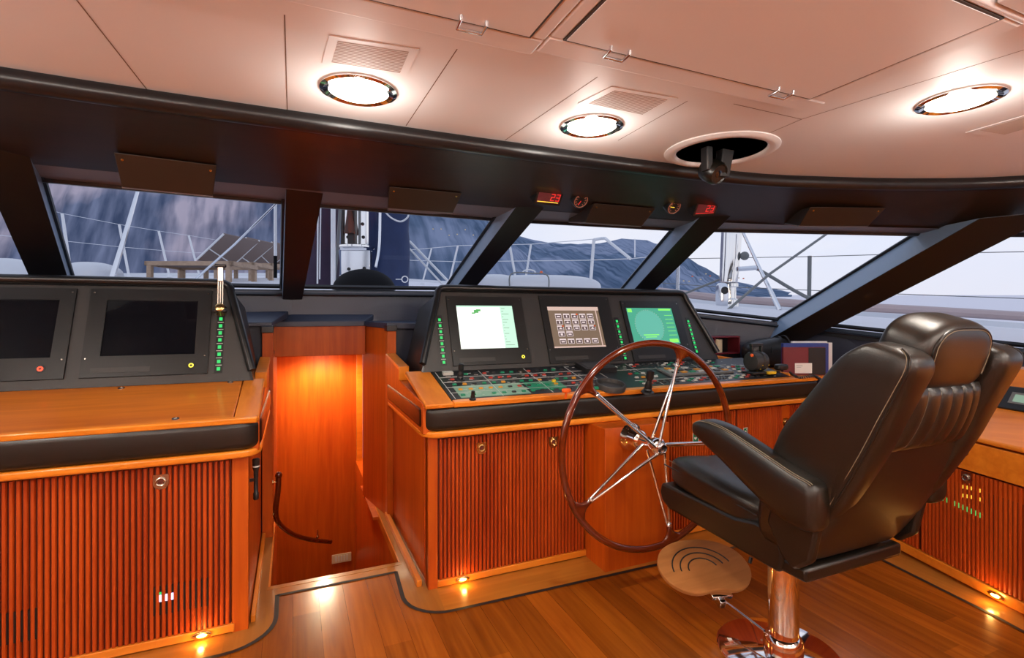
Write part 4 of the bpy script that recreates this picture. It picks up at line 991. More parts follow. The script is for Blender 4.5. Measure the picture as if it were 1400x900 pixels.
# ribbed lumbar pad on the rear
b = B(); rows = []; NX = 66
for j in range(15):
    t = j / 14; z = lerp(.975, 1.185, t); y0 = lerp(.975, .905, t); half = lerp(.190, .172, t)
    row = []
    for i in range(NX + 1):
        s_ = i / NX; x = XC - .005 + (s_ - .5) * 2 * half
        bulge = .030 * math.sin(PI * t) ** .5 * math.sin(PI * s_) ** .3 if 0 < t < 1 else 0
        rib = .011 * abs(math.sin(PI * s_ * 6)) ** .5 * min(1, math.sin(PI * t) * 3 + .15)
        row.append(V((x, y0 - bulge - rib + .015, z)))
    rows.append(row)
b.loft(rows, 'leather', cap=False, closed=False)
b.add([rows[0][0], rows[0][-1], rows[0][-1] + V((0, .08, 0)), rows[0][0] + V((0, .08, 0))], [(0, 1, 2, 3)], 'leather'); lp = b.make('ribbed_pad', ch, smooth=80)
b = B()
for k in range(1, 6):
    i = int(NX * k / 6); b.tube([rows[j][i] + V((0, -.002, 0)) for j in range(1, 14)], .0015, 'stitch', 5)
b.make('seam', lp)
# seat cushion and shell
def seat_fn(q_):
    k = q_.y / .29; z = q_.z + .030 * k + (-.03 if k > .8 else 0) * max(0, k - .8) * 4
    z += (-.012 * math.cos(q_.x / .26 * PI) if q_.z > 0 else 0); return V((q_.x, q_.y, z))
b = B(); b.sbox((XC, 1.655, .648), (.268, .295, .068), 'leather', W, e=4.5, n=22, fn=seat_fn); st = b.make('seat_cushion', ch, smooth=80)
b = B()
for s_ in (-1, 1):
    b.tube([V((XC + s_ * .262, y, .672 + .030 * (y - 1.655) / .29)) for y in (1.40, 1.55, 1.7, 1.85, 1.92)], .003, 'leather_pad', 6)
    b.tube([V((XC + s_ * .250, y, .694 + .030 * (y - 1.655) / .29)) for y in (1.42, 1.55, 1.7, 1.85, 1.90)], .0012, 'stitch', 5)
    b.tube([V((XC + s_ * .16, y, .712 + .030 * (y - 1.655) / .29)) for y in (1.42, 1.55, 1.7, 1.88)], .0014, 'stitch', 5)
b.make('seam', st)
b = B(); side = [(1.30, .478), (1.285, .52), (1.29, .575), (1.33, .615), (1.40, .625), (1.50, .605), (1.93, .612), (1.945, .57), (1.93, .53), (1.88, .505)]
b.prism([(XC - .272, y, z) for y, z in side], 'leather_pad', (.544, 0, 0)); b.make('seat_shell', ch, bevel=.012, smooth=50)
b = B(); b.box(XC - .262, XC + .262, 1.20, 1.33, .485, .535, 'leather_pad'); b.make('rear_bracket', ch, bevel=.012)
# armrests
arm = [(.030, (.948,), (.925,), 1.640), (.046, (.964,), (.908,), 1.625), (.052, (.979,), (.882,), 1.575), (.053, (.972,), (.835,), 1.48), (.053, (.945,), (.780,), 1.38), (.053, (.91,), (.725,), 1.27), (.053, (.882,), (.70,), 1.18), (.050, (.868,), (.705,), 1.12), (.032, (.850,), (.725,), 1.10)]
for s_ in (-1, 1):
    xs = [V((a_[0], a_[3], 0)) for a_ in arm]; zt = [V((a_[1][0], a_[2][0], 0)) for a_ in arm]
    xs = smooth(xs, 5); zt = smooth(zt, 5); rings = []
    for p_, z_ in zip(xs, zt):
        r_ = []; mid = (z_.x + z_.y) / 2; h = (z_.x - z_.y) / 2
        for k in range(24):
            a = 2 * PI * k / 24; c_, n2 = math.cos(a), math.sin(a)
            r_.append(V((XC + s_ * .318 + p_.x * math.copysign(abs(c_) ** .55, c_), p_.y, mid + h * math.copysign(abs(n2) ** .6, n2))))
        rings.append(r_)
    b = B(); b.loft(rings, 'leather'); ao = b.make('armrest', ch, smooth=75)
    b = B()
    for off in (-.040, -.031): b.tube([V((XC + s_ * .318 + s_ * -off * 1.0, p_.y, z_.x - (.006 if off < -.035 else .0035))) for p_, z_ in list(zip(xs, zt))[4:-4]], .0013, 'stitch', 5)
    b.make('seam', ao)
    b = B(); b.prism([(XC + s_ * .281 - .019, y, z) for y, z in ((1.13, .72), (1.30, .76), (1.33, .66), (1.27, .56), (1.22, .53), (1.16, .58))], 'leather_pad', (.038, 0, 0)); b.make('arm_support', ch, bevel=.012)
# pedestal
b = B(); b.lathe(V((1.86, 1.50, 0)), (0, 0, 1), [(.058, .06), (.058, .48), (.05, .50)], 'chrome', 40)
b.lathe(V((1.86, 1.50, 0)), (0, 0, 1), [(.075, .012), (.075, .062), (.066, .078), (.058, .082)], 'chrome', 40); b.make('pedestal', ch)
b = B(); b.lathe(V((1.84, 1.51, 0)), (0, 0, 1), [(.235, 0), (.235, .010), (.225, .016), (0, .016)], 'chrome', 48); b.make('base_plate', ch)
b = B(); b.box(XC - .09, XC + .09, 1.42, 1.60, .47, .515, 'plastic_black'); b.make('slide_mount', ch, bevel=.006)
b = B(); b.tube([P(1027, 762, Y=1.66), P(1025, 770, Y=1.66)], .008, 'plastic_black', 8); b.make('adjust_knob', ch)
# footrest, walnut plate on a chrome rod
fc = P(962, 776, Y=1.88)
ey = V((.25, .97, 0)).normalized(); tilt = math.radians(24)
exx = V((.97, -.25, 0)).normalized(); eyy = (ey * math.cos(tilt) + V((0, 0, math.sin(tilt))))
FF = Fr(fc, exx, eyy)
out = []
for k in range(56):
    a = 2 * PI * k / 56; r_ = 1.0 - .20 * math.exp(-((a - 1.5 * PI) / .34) ** 2)
    out.append((.222 * r_ * math.copysign(abs(math.cos(a)) ** .92, math.cos(a)), .156 * r_ * math.copysign(abs(math.sin(a)) ** .92, math.sin(a))))
b = B(); b.prism([FF.p(x, y, -.011) for x, y in out], 'walnut', FF.ez * .022); fo = b.make('footrest', ch, bevel=.004)
for k, (r1, r2) in enumerate(((.150, .110), (.112, .082), (.074, .055))):
    b = B(); b.tube([FF.p(-.01 + r1 * math.cos(a), .0 - .02 + r2 * math.sin(a) * 1.15, .0105) for a in [math.radians(15 + 165 * t / 24) for t in range(25)]], .0035, 'caulk', 6); b.make('grip_arc', fo)
r0 = FF.p(.02, -.125, -.012); b = B(); b.box(-.03, .07, -.15, -.105, -.03, -.008, 'chrome', FF); b.box(.0, .03, -.17, -.13, -.06, -.02, 'chrome', FF); b.make('hinge_bracket', ch, bevel=.004)
b = B(); b.tube([FF.p(.03, -.15, -.035), V((1.80, 1.54, .085))], .006, 'chrome', 10); b.make('footrest_rod', ch)
# ================================================================== CEILING FITTINGS
names = ['round recessed downlight above the stairwell, left of the three lit ones', 'round recessed downlight in the middle, before the vent grille', 'round recessed downlight on the right, above the chair']
for i, (x, y) in enumerate(DOWNLIGHTS):
    lab_ = names[i] if i < 3 else 'unseen ceiling downlight added behind the viewpoint'
    r_ = root('ceiling_downlight', lab_, 'light', (x, y, CEIL), 'recessed ceiling downlights' if i < 3 else 'added unseen downlights in the aft ceiling')
    o = V((x, y, CEIL))
    b = B(); b.lathe(o, (0, 0, -1), [(.096, -.06), (.098, .0), (.116, .0), (.116, .006), (.105, .010), (.092, .004), (.080, -.03), (.076, -.05)], 'chrome', 40)
    b.make('trim_ring', r_)
    b = B(); b.lathe(o, (0, 0, -1), [(.0, -.02), (.080, -.018), (.086, .0), (.080, .010), (.05, .020), (.0, .024)], 'lamp_disc', 32); b.make('lens', r_)
    ld = bpy.data.lights.new('downlight_glow', 'POINT'); ld.energy = DL_GLOW if i < 3 else DL_GLOW * 4.5; ld.color = (1, .92, .84); ld.shadow_soft_size = .06  # unseen added lamps glow stronger to brighten the ceiling
    lo = bpy.data.objects.new('downlight_glow', ld); S.collection.objects.link(lo); lo.parent = r_; lo.location = (0, 0, -.10)
    ld = bpy.data.lights.new('downlight_lamp', 'SPOT'); ld.energy = DL_POWER; ld.color = (1, .90, .78); ld.shadow_soft_size = .07; ld.spot_size = 2.7; ld.spot_blend = .6
    lo = bpy.data.objects.new('downlight_lamp', ld); S.collection.objects.link(lo); lo.parent = r_; lo.location = (0, 0, -.085)
# unseen fill lamps added on the aft and port walls to brighten the ceiling
for sx_, sy_, nx_, ny_ in ((-1.2, -2.18, 0, 1), (.8, -2.18, 0, 1), (2.8, -2.18, 0, 1), (-2.68, .3, 1, 0)):
    r_ = root('added_fill_lamp', 'unseen bowl-shaped fill lamp added behind the viewpoint', 'light', (sx_, sy_, 1.6), 'added fill lamps aft')
    c_ = V((sx_ + nx_ * .12, sy_ + ny_ * .12, 1.6)); b = B(); b.lathe(c_, (0, 0, 1), [(.02, -.06), (.07, -.04), (.11, .03), (.105, .03), (.06, -.03), (.0, -.035)], 'nickel', 28); b.box(min(sx_, c_.x) - .02 * (nx_ == 0), max(sx_, c_.x) + .02 * (nx_ == 0), min(sy_, c_.y) - .02 * (ny_ == 0), max(sy_, c_.y) + .02 * (ny_ == 0), 1.54, 1.565, 'nickel'); b.make('bowl', r_)
    ld = bpy.data.lights.new('fill_light', 'POINT'); ld.energy = FILL_POWER; ld.color = (1, .90, .84); ld.shadow_soft_size = .04
    lo = bpy.data.objects.new('fill_light', ld); S.collection.objects.link(lo); lo.parent = r_; lo.location = (nx_ * .12, ny_ * .12, .04)
# vent grilles
def cp4(px): return [P(u, v, Z=CEIL) for u, v in px]
for px, lb in (([(450, 48), (573, 67), (556, 104), (440, 86)], 'white slotted air vent beside the left downlight'), ([(836, 118), (927, 134), (882, 160), (790, 141)], 'white slotted air vent behind the middle downlight'), ([(1392, 156), (1470, 140), (1440, 190), (1320, 181)], 'white slotted air vent at the right edge, below the right downlight')):
    c = cp4(px)
    if px[0][0] == 1392: c = [P(1320, 181, Z=CEIL), P(1362, 188, Z=CEIL)]; d = (c[0] - c[1]); d = V((-d.y, d.x, 0)).normalized(); k = d if d.y < 0 else -d; c = [c[0] + k * .35 * 0 + V((0, 0, 0)), c[1], c[1] + k * .36, c[0] + k * .36]
    mid = sum(c, V()) / 4; r_ = root('ceiling_vent', lb, 'vent', tuple(mid), 'slotted vents in the ceiling')
    b = B(); b.prism([q_ + V((0, 0, -.0022)) for q_ in c], 'ceiling_vinyl', (0, 0, .0022)); b.make('frame', r_)
    b = B(); e0 = [lerp(mid, q_, .80) for q_ in c]; n = 15; dz = V((0, 0, -.0030)); A, B_, C_, D_ = e0
    if (B_ - A).length < (D_ - A).length: A, B_, C_, D_ = B_, C_, D_, A
    for k in range(n):
        t0, t1 = (k + .3) / n, (k + .65) / n
        b.prism([lerp(A, D_, t0) + dz, lerp(B_, C_, t0) + dz, lerp(B_, C_, t1) + dz, lerp(A, D_, t1) + dz], 'vent_slot', (0, 0, .001))
    b.make('slots', r_)
# overhead hatches: frame, dark gasket, panel, wire handles
def hatch(label, X0, X1, Y0, Y1, handles, f=.085, fx0=None):
    r_ = root('overhead_hatch', label, 'hatch', ((X0 + X1) / 2, (Y0 + Y1) / 2, CEIL))
    a0, a1, c0, c1 = (fx0 if fx0 is not None else X0 - f), X1 + (f if X1 > 1 else .045), Y0 - f * .3, Y1 + f
    b = B(); z0, z1 = CEIL - .022, CEIL
    for q_ in ((a0, a1, Y1 + .006, c1), (a0, a1, c0, Y0 - .006), (a0, X0 - .006, Y0 - .006, Y1 + .006), (X1 + .006, a1, Y0 - .006, Y1 + .006)): b.box(*q_, z0, z1, 'ceiling_vinyl')
    b.make('frame', r_, bevel=.007)
    b = B(); b.box(X0 - .0065, X1 + .0065, Y0 - .0065, Y1 + .0065, CEIL - .0224, CEIL - .004, 'gasket'); b.make('gasket', r_)
    b = B(); b.box(X0, X1, Y0, Y1, CEIL - .024, CEIL - .006, 'ceiling_vinyl'); b.box(X0 - .0025, X1 + .0025, Y0 - .0025, Y1 + .0025, CEIL - .020, CEIL - .012, 'gasket'); b.make('panel', r_)
    for (ua, va, ub, vb) in handles:
        p0 = P(ua, va, Z=CEIL - .024); p1 = P(ub, vb, Z=CEIL - .024); b = B(); yy = Y1 + .012
        p0 = V((p0.x, yy, CEIL - .022)); p1 = V((p1.x, yy, CEIL - .022)); k = V((0, -.035, -.003)); dn = V((0, 0, -.014))
        b.tube([p0 + k, p0 + k + dn * .6, p0 + dn, p1 + dn, p1 + k + dn * .6, p1 + k], .0045, 'steel', 8); b.make('handle', r_)
hatch('large overhead hatch panel at the top left with one wire handle', -1.0, .530, .0, 1.13, [(624, 32, 658, 40)])
hatch('overhead hatch panel with two wire handles, above the helm', .622, 1.492, .64, 1.108, [(822, 74, 848, 79), (1054, 124, 1075, 128)], fx0=.577)
hatch('overhead hatch panel partly seen in the top right corner', 1.46, 2.3, -.2, .56, [], f=.05)
# open round port with a swivelling camera
hx, hy, hr_ = HOLE
b = B(); b.lathe(V((hx, hy, CEIL)), (0, 0, -1), [(hr_ + .045, 0), (hr_ + .045, .004), (hr_ + .03, .012), (hr_ + .004, .012), (hr_ - .004, .004), (hr_ - .006, -.02)], 'ceiling_vinyl', 56)
pr = root('camera_port', 'round ceiling opening with pale raised rim and dark interior', 'port', (hx, hy, CEIL))
b.make('rim', pr, smooth=60)
b = B(); b.lathe(V((hx, hy, CEIL)), (0, 0, 1), [(hr_ - .002, 0), (hr_ - .002, .13), (0, .131)], 'rubber_black', 40)
bmk = b.make('well', pr)
gm = root('swivel_camera', 'dark swivelling camera hanging from the round ceiling opening', 'camera', (hx, hy + .02, CEIL - .05))
cq = P(972, 236, Y=hy + .01)
b = B(); b.box(hx - .09, hx - .06, hy - .02, hy + .02, cq.z, CEIL + .12, 'plastic_black'); b.prism([(hx + .01, hy - .02, CEIL + .12), (hx + .09, hy - .02, CEIL + .12), (hx + .03, hy - .02, cq.z - .02), (hx - .02, hy - .02, cq.z - .02)], 'plastic_black', (0, .04, 0)); b.make('yoke', gm, bevel=.004)
cc_ = V((hx - .035, hy, cq.z)); b = B(); b.lathe(cc_ + V((0, .05, .03)), (.1, -.8, -.5), [(.02, 0), (.045, .005), (.05, .03), (.05, .07), (.042, .085), (.036, .08)], 'camera_body', 28); b.sphere(cc_ + V((-.035, -.01, .01)), .008, 'steel'); b.make('housing', gm)
b = B(); b.lathe(cc_ + V((.008, -.012, -.009)), (.1, -.8, -.5), [(.036, 0), (.02, .006), (0, .008)], 'screen_off', 24); b.make('lens', gm)
for k in range(4):
    b = B(); a = k * 1.4 + .3; b.box(hx + .1 * math.cos(a) - .02, hx + .1 * math.cos(a) + .02, hy + .1 * math.sin(a) - .01, hy + .1 * math.sin(a) + .01, CEIL + .06, CEIL + .12, 'grey_plastic'); b.make('fitting', pr)

# ================================================================== HEADER FITTINGS
# blind / wiper motor boxes under the header
def hbox(u0, v0, u1, v1, zt, hgt, lb, depth=.42):
    p0 = P(u0, v0, Z=zt); p1 = P(u1, v1, Z=zt); d = (p1 - p0); d.z = 0; d.normalize(); fw = V((-d.y, d.x, 0))
    r_ = root('header_box', lb, 'box', tuple(p0), 'black covers under the window header')
    dn = V((0, 0, -hgt)) + fw * .12
    A, B_ = p0, p1; L = p1 - p0
    b = B(); top_, bot = 0, 0
    q_ = [A + dn + d * .01, B_ + dn - d * .015, B_ + fw * depth - d * .05 + V((0, 0, -.03)), A + fw * depth + d * .05 + V((0, 0, -.03)), A, B_, B_ + fw * depth - d * .05 + V((0, 0, .03)), A + fw * depth + d * .05 + V((0, 0, .03))]
    b.hexa(q_, 'cover_brown'); b.make('cover', r_, bevel=.004)
    b = B(); b.hexa([q_[0] - V((0, 0, .003)) + fw * .01, q_[1] - V((0, 0, .003)) + fw * .01, q_[2] - V((0, 0, .003)), q_[3] - V((0, 0, .003))] + [x + V((0, 0, .002)) for x in (q_[0], q_[1], q_[2], q_[3])], 'soffit'); b.make('underside', r_)
    for t in (.07, .93):
        b = B(); s0 = lerp(A, B_, t) + dn * .18; nn = (dn.cross(d)).normalized(); nn = nn if nn.dot(CAM - s0) > 0 else -nn
        b.lathe(s0, nn, [(.006, -.001), (.005, .003), (0, .0035)], 'brass', 10); b.make('screw', r_)
hbox(155, 208, 297, 226, 2.012, .105, 'dark box cover hanging from the header above the far left window')
hbox(532, 255, 632, 264, 2.01, .080, 'dark box cover hanging from the header above the window with the sail cover')
hbox(812, 278, 897, 285, 2.01, .085, 'dark box cover on the header between the two round dials')
hbox(1108, 283, 1212, 284, 2.0, .085, 'dark box cover on the header above the window with the chrome mast', .35)
# gauges: find the header surface between cove and lower edge
def header_point(u, v):
    best = None
    for i in range(len(Es) - 1):
        for (A, B_, C_) in ((V((Es[i].x, Es[i].y, 2.053)), Hs[i], Hs[i + 1]), (V((Es[i].x, Es[i].y, 2.053)), Hs[i + 1], V((Es[i + 1].x, Es[i + 1].y, 2.053)))):
            n2 = (B_ - A).cross(C_ - A).normalized(); r_ = ray(u, v); t = (A - CAM).dot(n2) / r_.dot(n2); p_ = CAM + r_ * t
            # inside test
            def side(p1, p2): return (p2 - p1).cross(p_ - p1).dot(n2)
            s3 = [side(A, B_), side(B_, C_), side(C_, A)]
            if all(x >= -1e-5 for x in s3) or all(x <= 1e-5 for x in s3): return p_, (n2 if n2.z < 0 else -n2)
    return None
SEG = {'0': 'abcdef', '1': 'bc', '2': 'abged', '3': 'abgcd', '8': 'abcdefg', '5': 'afgcd', '6': 'afgcde'}
def seg_digit(b, f, x, y, w, h, ch_, m, z):
    t = w * .20; R = {'a': (x, x + w, y + h - t, y + h), 'g': (x, x + w, y + h / 2 - t / 2, y + h / 2 + t / 2), 'd': (x, x + w, y, y + t), 'b': (x + w - t, x + w, y + h / 2, y + h), 'c': (x + w - t, x + w, y, y + h / 2), 'f': (x, x + t, y + h / 2, y + h), 'e': (x, x + t, y, y + h / 2)}
    for s_ in SEG[ch_]: b.box(*R[s_], z, z + .001, m, f)
for cu, cv, kind, lb, txt in ((749, 267, 'd', 'red digital display on the header, left of the dials', '23'), (963, 283, 'd', 'red digital display on the header, right of the dials', '23'),
                      (792, 272, 'g', 'round dial on the header beside the left red display', ''), (919, 281, 'g', 'round dial on the header beside the right red display', '')):
    hp_ = header_point(cu, cv)
    if hp_ is None: print('no header point', cu, cv); continue
    p_, n2 = hp_
    ex = V((1, 0, 0)) if cu < 900 else V((.97, -.24, 0)); tilt_n = (n2 + V((0, -1.1, 0))).normalized()
    ex = (ex - tilt_n * ex.dot(tilt_n)).normalized(); ey = tilt_n.cross(ex).normalized(); ey = ey if ey.z > 0 else -ey
    f = Fr(p_ + tilt_n * .02, ex, ey, tilt_n)
    if kind == 'd':
        r_ = root('digital_display', lb, 'display', tuple(p_), 'red displays on the header')
        b = B(); b.box(-.075, .075, -.045, .05, -.06, 0, 'bezel_black', f); b.box(-.066, .066, .036, .040, 0, .001, 'grey_plastic', f); b.make('case', r_, bevel=.004)
        b = B(); b.box(-.064, .064, -.034, .030, 0, .001, 'display_red', f); s_ = b.make('screen', r_)
        b = B(); seg_digit(b, f, -.0 if cu > 900 else .01, -.020, .022, .040, '2', 'digit_red', .0012); seg_digit(b, f, .030 if cu > 900 else .040, -.020, .022, .040, '3', 'digit_red', .0012); b.box(-.06, .06, -.030, -.027, .0012, .002, 'led_yellow' if cu < 900 else 'digit_red', f); b.make('digits', s_)
    else:
        r_ = root('round_gauge', lb, 'gauge', tuple(p_), 'round dials on the header')
        b = B(); b.lathe(f.p(0, 0, -.05), f.ez, [(.044, 0), (.046, .045), (.042, .055), (.038, .052)], 'bezel_black', 32); b.lathe(f.p(0, 0, 0), f.ez, [(.038, 0), (.038, .001), (0, .001)], 'plastic_black', 28); b.make('case', r_)
        b = B(); b.tube([f.p(.037 * math.cos(a), .037 * math.sin(a), .004) for a in [2 * PI * k / 28 for k in range(28)]], .0015, 'dial_red', 5, closed=True)
        for k in range(10):
            a = math.radians(-50 + 280 * k / 9); fr2 = Fr(f.p(.028 * math.cos(a), .028 * math.sin(a), .0012), (f.ex * math.cos(a) + f.ey * math.sin(a)), (f.ey * math.cos(a) - f.ex * math.sin(a)), f.ez); b.box(-.005, .005, -.0016, .0016, 0, .001, 'dial_red', fr2)
        b.make('dial_marks', r_)
        a = math.radians(250 if cu < 900 else 170); b = B(); b.tube([f.p(0, 0, .004), f.p(.026 * math.cos(a), .026 * math.sin(a), .004)], .0016, 'led_yellow' if cu > 900 else 'digit_red', 5); b.make('needle', r_)

# ================================================================== OUTSIDE: DECK, RIG, WATER, HILLS
def dz(x, y): return 1.56 + .078 * (y - 4.3) - .0045 * (x - .4) ** 2
inner = [V((p_.x, p_.y + .02, p_.z - .035)) for p_ in SB]
outer = [(-6, 3.0), (-5.2, 7), (-3.4, 13), (-.6, 20), (.9, 22.5), (4.6, 15.5), (7.6, 6.5), (8.2, -1.0)]
b = B(); rows = []
for t in (0, .04, .12, .25, .45, .7, 1):
    row = []
    for p_, (ox, oy) in zip(smooth(inner, 4), smooth([(x, y, 0) for x, y in outer], 4)) if False else zip(smooth(inner, 4), [(q_.x, q_.y) for q_ in smooth([(x, y, 0) for x, y in outer], 4)]):
        x, y = lerp(p_.x, ox, t), lerp(p_.y, oy, t); zz = dz(x, y)
        row.append(V((x, y, lerp(p_.z, zz, min(1, t / .12)) if t < .12 else zz)))
    rows.append(row)
b.loft(rows, 'deck_white', cap=False, closed=False); b.struct('foredeck')
b = B(); tr_ = rows[-1]; b.loft([[p_ + V((0, 0, -.3)), p_ + V((0, 0, .06)), p_ + V((.05 if p_.x < .9 else -.05, -.03, .08)), p_ + V((.1 if p_.x < .9 else -.1, -.06, .0))] for p_ in tr_], 'gelcoat', cap=False, closed=False); b.struct('toe_rail')
# sea, tilted by the trim of the hull
g = 27 / 700.0
def seaz(x, y): return CH - 4.2 + g * (SN * x + CS * y)
b = B(); c4 = [(-4000, -300), (5000, -300), (5000, 6000), (-4000, 6000)]; b.add([(x, y, seaz(x, y)) for x, y in c4], [(0, 1, 2, 3)], 'sea'); b.struct('sea')
# hills: ridge given as (image column, height row, distance)
def hill(name, mat, ridge, base_v, depth, rows_n=14, amp=.06, seed=3):
    rnd = random.Random(seed); rd = []
    for (u0, v0, d0), (u1, v1, d1) in zip(ridge, ridge[1:]):
        n = max(2, int(abs(u1 - u0) / 9))
        for k in range(n): t = k / n; rd.append((lerp(u0, u1, t), lerp(v0, v1, t) + rnd.uniform(-1, 1) * 1.0, lerp(d0, d1, t)))
    rd.append(ridge[-1]); rr = []
    for j in range(rows_n + 1):
        t = j / rows_n; row = []
        for u, v, d in rd:
            topp = P(u, v, D=d * (1 + depth)); bot = P(u, base_v, D=d)
            bot.z = seaz(bot.x, bot.y) - 1
            p_ = lerp(bot, topp, t); hh = (topp.z - bot.z)
            if 0 < j < rows_n: p_ = p_ + V((0, rnd.uniform(-1, 1) * d * .006, rnd.uniform(-1, 1) * hh * amp * .3 + hh * .10 * math.sin(PI * t)))
            row.append(p_)
        rr.append(row)
    b = B(); b.loft(rr, mat, cap=False, closed=False); return b.make(name, None, smooth=70)
o = hill('rocky_cliff', 'cliff', [(-700, 80, 260), (-100, 100, 260), (200, 130, 270), (400, 150, 290), (500, 200, 300), (545, 300, 310)], 402, .45); o['kind'] = 'structure'
o = hill('wooded_hill', 'far_hill', [(480, 200, 430), (575, 250, 430), (600, 266, 440), (640, 283, 470), (668, 302, 500), (700, 332, 520), (735, 362, 540), (760, 398, 550)], 402, .45, seed=12); o['kind'] = 'structure'
o = hill('distant_hill', 'far_hill', [(560, 330, 900), (640, 312, 880), (690, 318, 850), (730, 329, 830), (770, 333, 820), (810, 334, 820), (850, 327, 830), (885, 329, 850), (925, 342, 880), (955, 362, 900), (985, 378, 920), (1020, 389, 950), (1080, 400, 990)], 402, .5, seed=9); o['kind'] = 'structure'
# village lights and houses at the foot of the hills are tiny pale blocks
vr = random.Random(5)
for k in range(20):
    u = 926 + k * 7.5 + vr.uniform(-2, 2) if k < 14 else 592 + (k - 14) * 11; v = min(396, vr.uniform(368, 384) + (u - 925) * .12) if k < 14 else vr.uniform(311, 322); d = 840 if k < 14 else 400
    p_ = P(u, v, D=d); s_ = d * .0011; b = B(); b.box(p_.x - s_, p_.x + s_, p_.y - s_, p_.y + s_, p_.z - s_ * .8, p_.z + s_ * .8, 'ivory' if k % 3 or k > 13 else 'orange')
    b.prism([(p_.x - s_ * 1.1, p_.y - s_ * 1.1, p_.z + s_ * .8), (p_.x + s_ * 1.1, p_.y - s_ * 1.1, p_.z + s_ * .8), (p_.x, p_.y - s_ * 1.1, p_.z + s_ * 1.4)], 'brown_sling', (0, s_ * 2.2, 0))
    b.thing('house', 'tiny lit house at the foot of the distant hill left of the chrome mast' if k < 14 else 'tiny pale house high on the wooded hill right of the navy sail cover', 'house', group='houses on the far shore' if k < 14 else 'houses on the near hill')

def tubething(name, label, cat, pts, r, m='white_paint', group=None, seg=8):
    b = B(); b.tube(pts, r, m, seg); return b.thing(name, label, cat, group=group)
# port stanchions and lifelines
def stanchion(u0, v0, u1, v1, D, lb, r=.017, grp='white rail posts along the foredeck', m='white_paint'):
    t_, bo_ = P(u0, v0, D=D), P(u1, v1, D=D); bo_.z = min(bo_.z, dz(bo_.x, bo_.y) + .0)
    r_ = root('stanchion', lb, 'post', tuple(bo_), grp)
    b = B(); b.tube([bo_, t_], r, m, 8); b.make('post', r_); b = B(); b.lathe(bo_, (0, 0, 1), [(r * 2.5, 0), (r * 2.3, .02), (r, .05)], m, 12); b.make('foot', r_)
    return t_, bo_
S1 = stanchion(85, 292, 98, 352, 7.6, 'white stanchion, leftmost seen through the far left window', .021)
S2 = stanchion(163, 307, 177, 378, 8.6, 'white stanchion behind the thick diagonal pole on the left', .020)
S3 = stanchion(217, 316, 232, 378, 10.2, 'white stanchion rising behind the end of the teak bench', .021)
S4 = stanchion(258, 322, 273, 378, 11.6, 'white stanchion just left of the first sun lounger', .021)
def wire(name, label, pts, r=.004, m='steel', grp='lifelines of the foredeck rail'): return tubething(name, label, 'wire', pts, r, m, grp, 5)
ex0 = P(0, 268, D=6.4); wire('lifeline', 'upper lifeline wire outside the far left window', [ex0, S1[0], S2[0], S3[0], S4[0], P(330, 334, D=13.5), P(390, 342, D=16)])
wire('lifeline', 'lower lifeline wire outside the far left window', [P(0, 322, D=6.4), lerp(*S1, .42), lerp(*S2, .42), lerp(*S3, .42), lerp(*S4, .42), P(330, 345, D=13.5)])
tubething('whisker_pole', 'thick pale diagonal pole outside the far left window', 'pole', [P(190, 255, D=6.5), P(167, 335, D=6.3), P(152, 384, D=6.2)], [.020, .030, .034], 'steel')
tubething('diagonal_stay', 'thin grey diagonal stay crossing in front of the sun loungers', 'pole', [P(378, 278, D=6.6), P(320, 335, D=6.0), P(266, 383, D=5.6)], .013, 'steel')
fs = root('flagstaff', 'white vertical pole with black lower half beside the loungers', 'pole', tuple(P(376.5, 378, D=7.0)))
b = B(); b.tube([P(376.5, 350, D=7), P(376.5, 270, D=7)], .022, 'white_paint', 10); b.make('pole', fs); b = B(); b.tube([P(376.5, 380, D=7), P(376.5, 350, D=7)], .024, 'dome_black', 10); b.make('socket', fs)
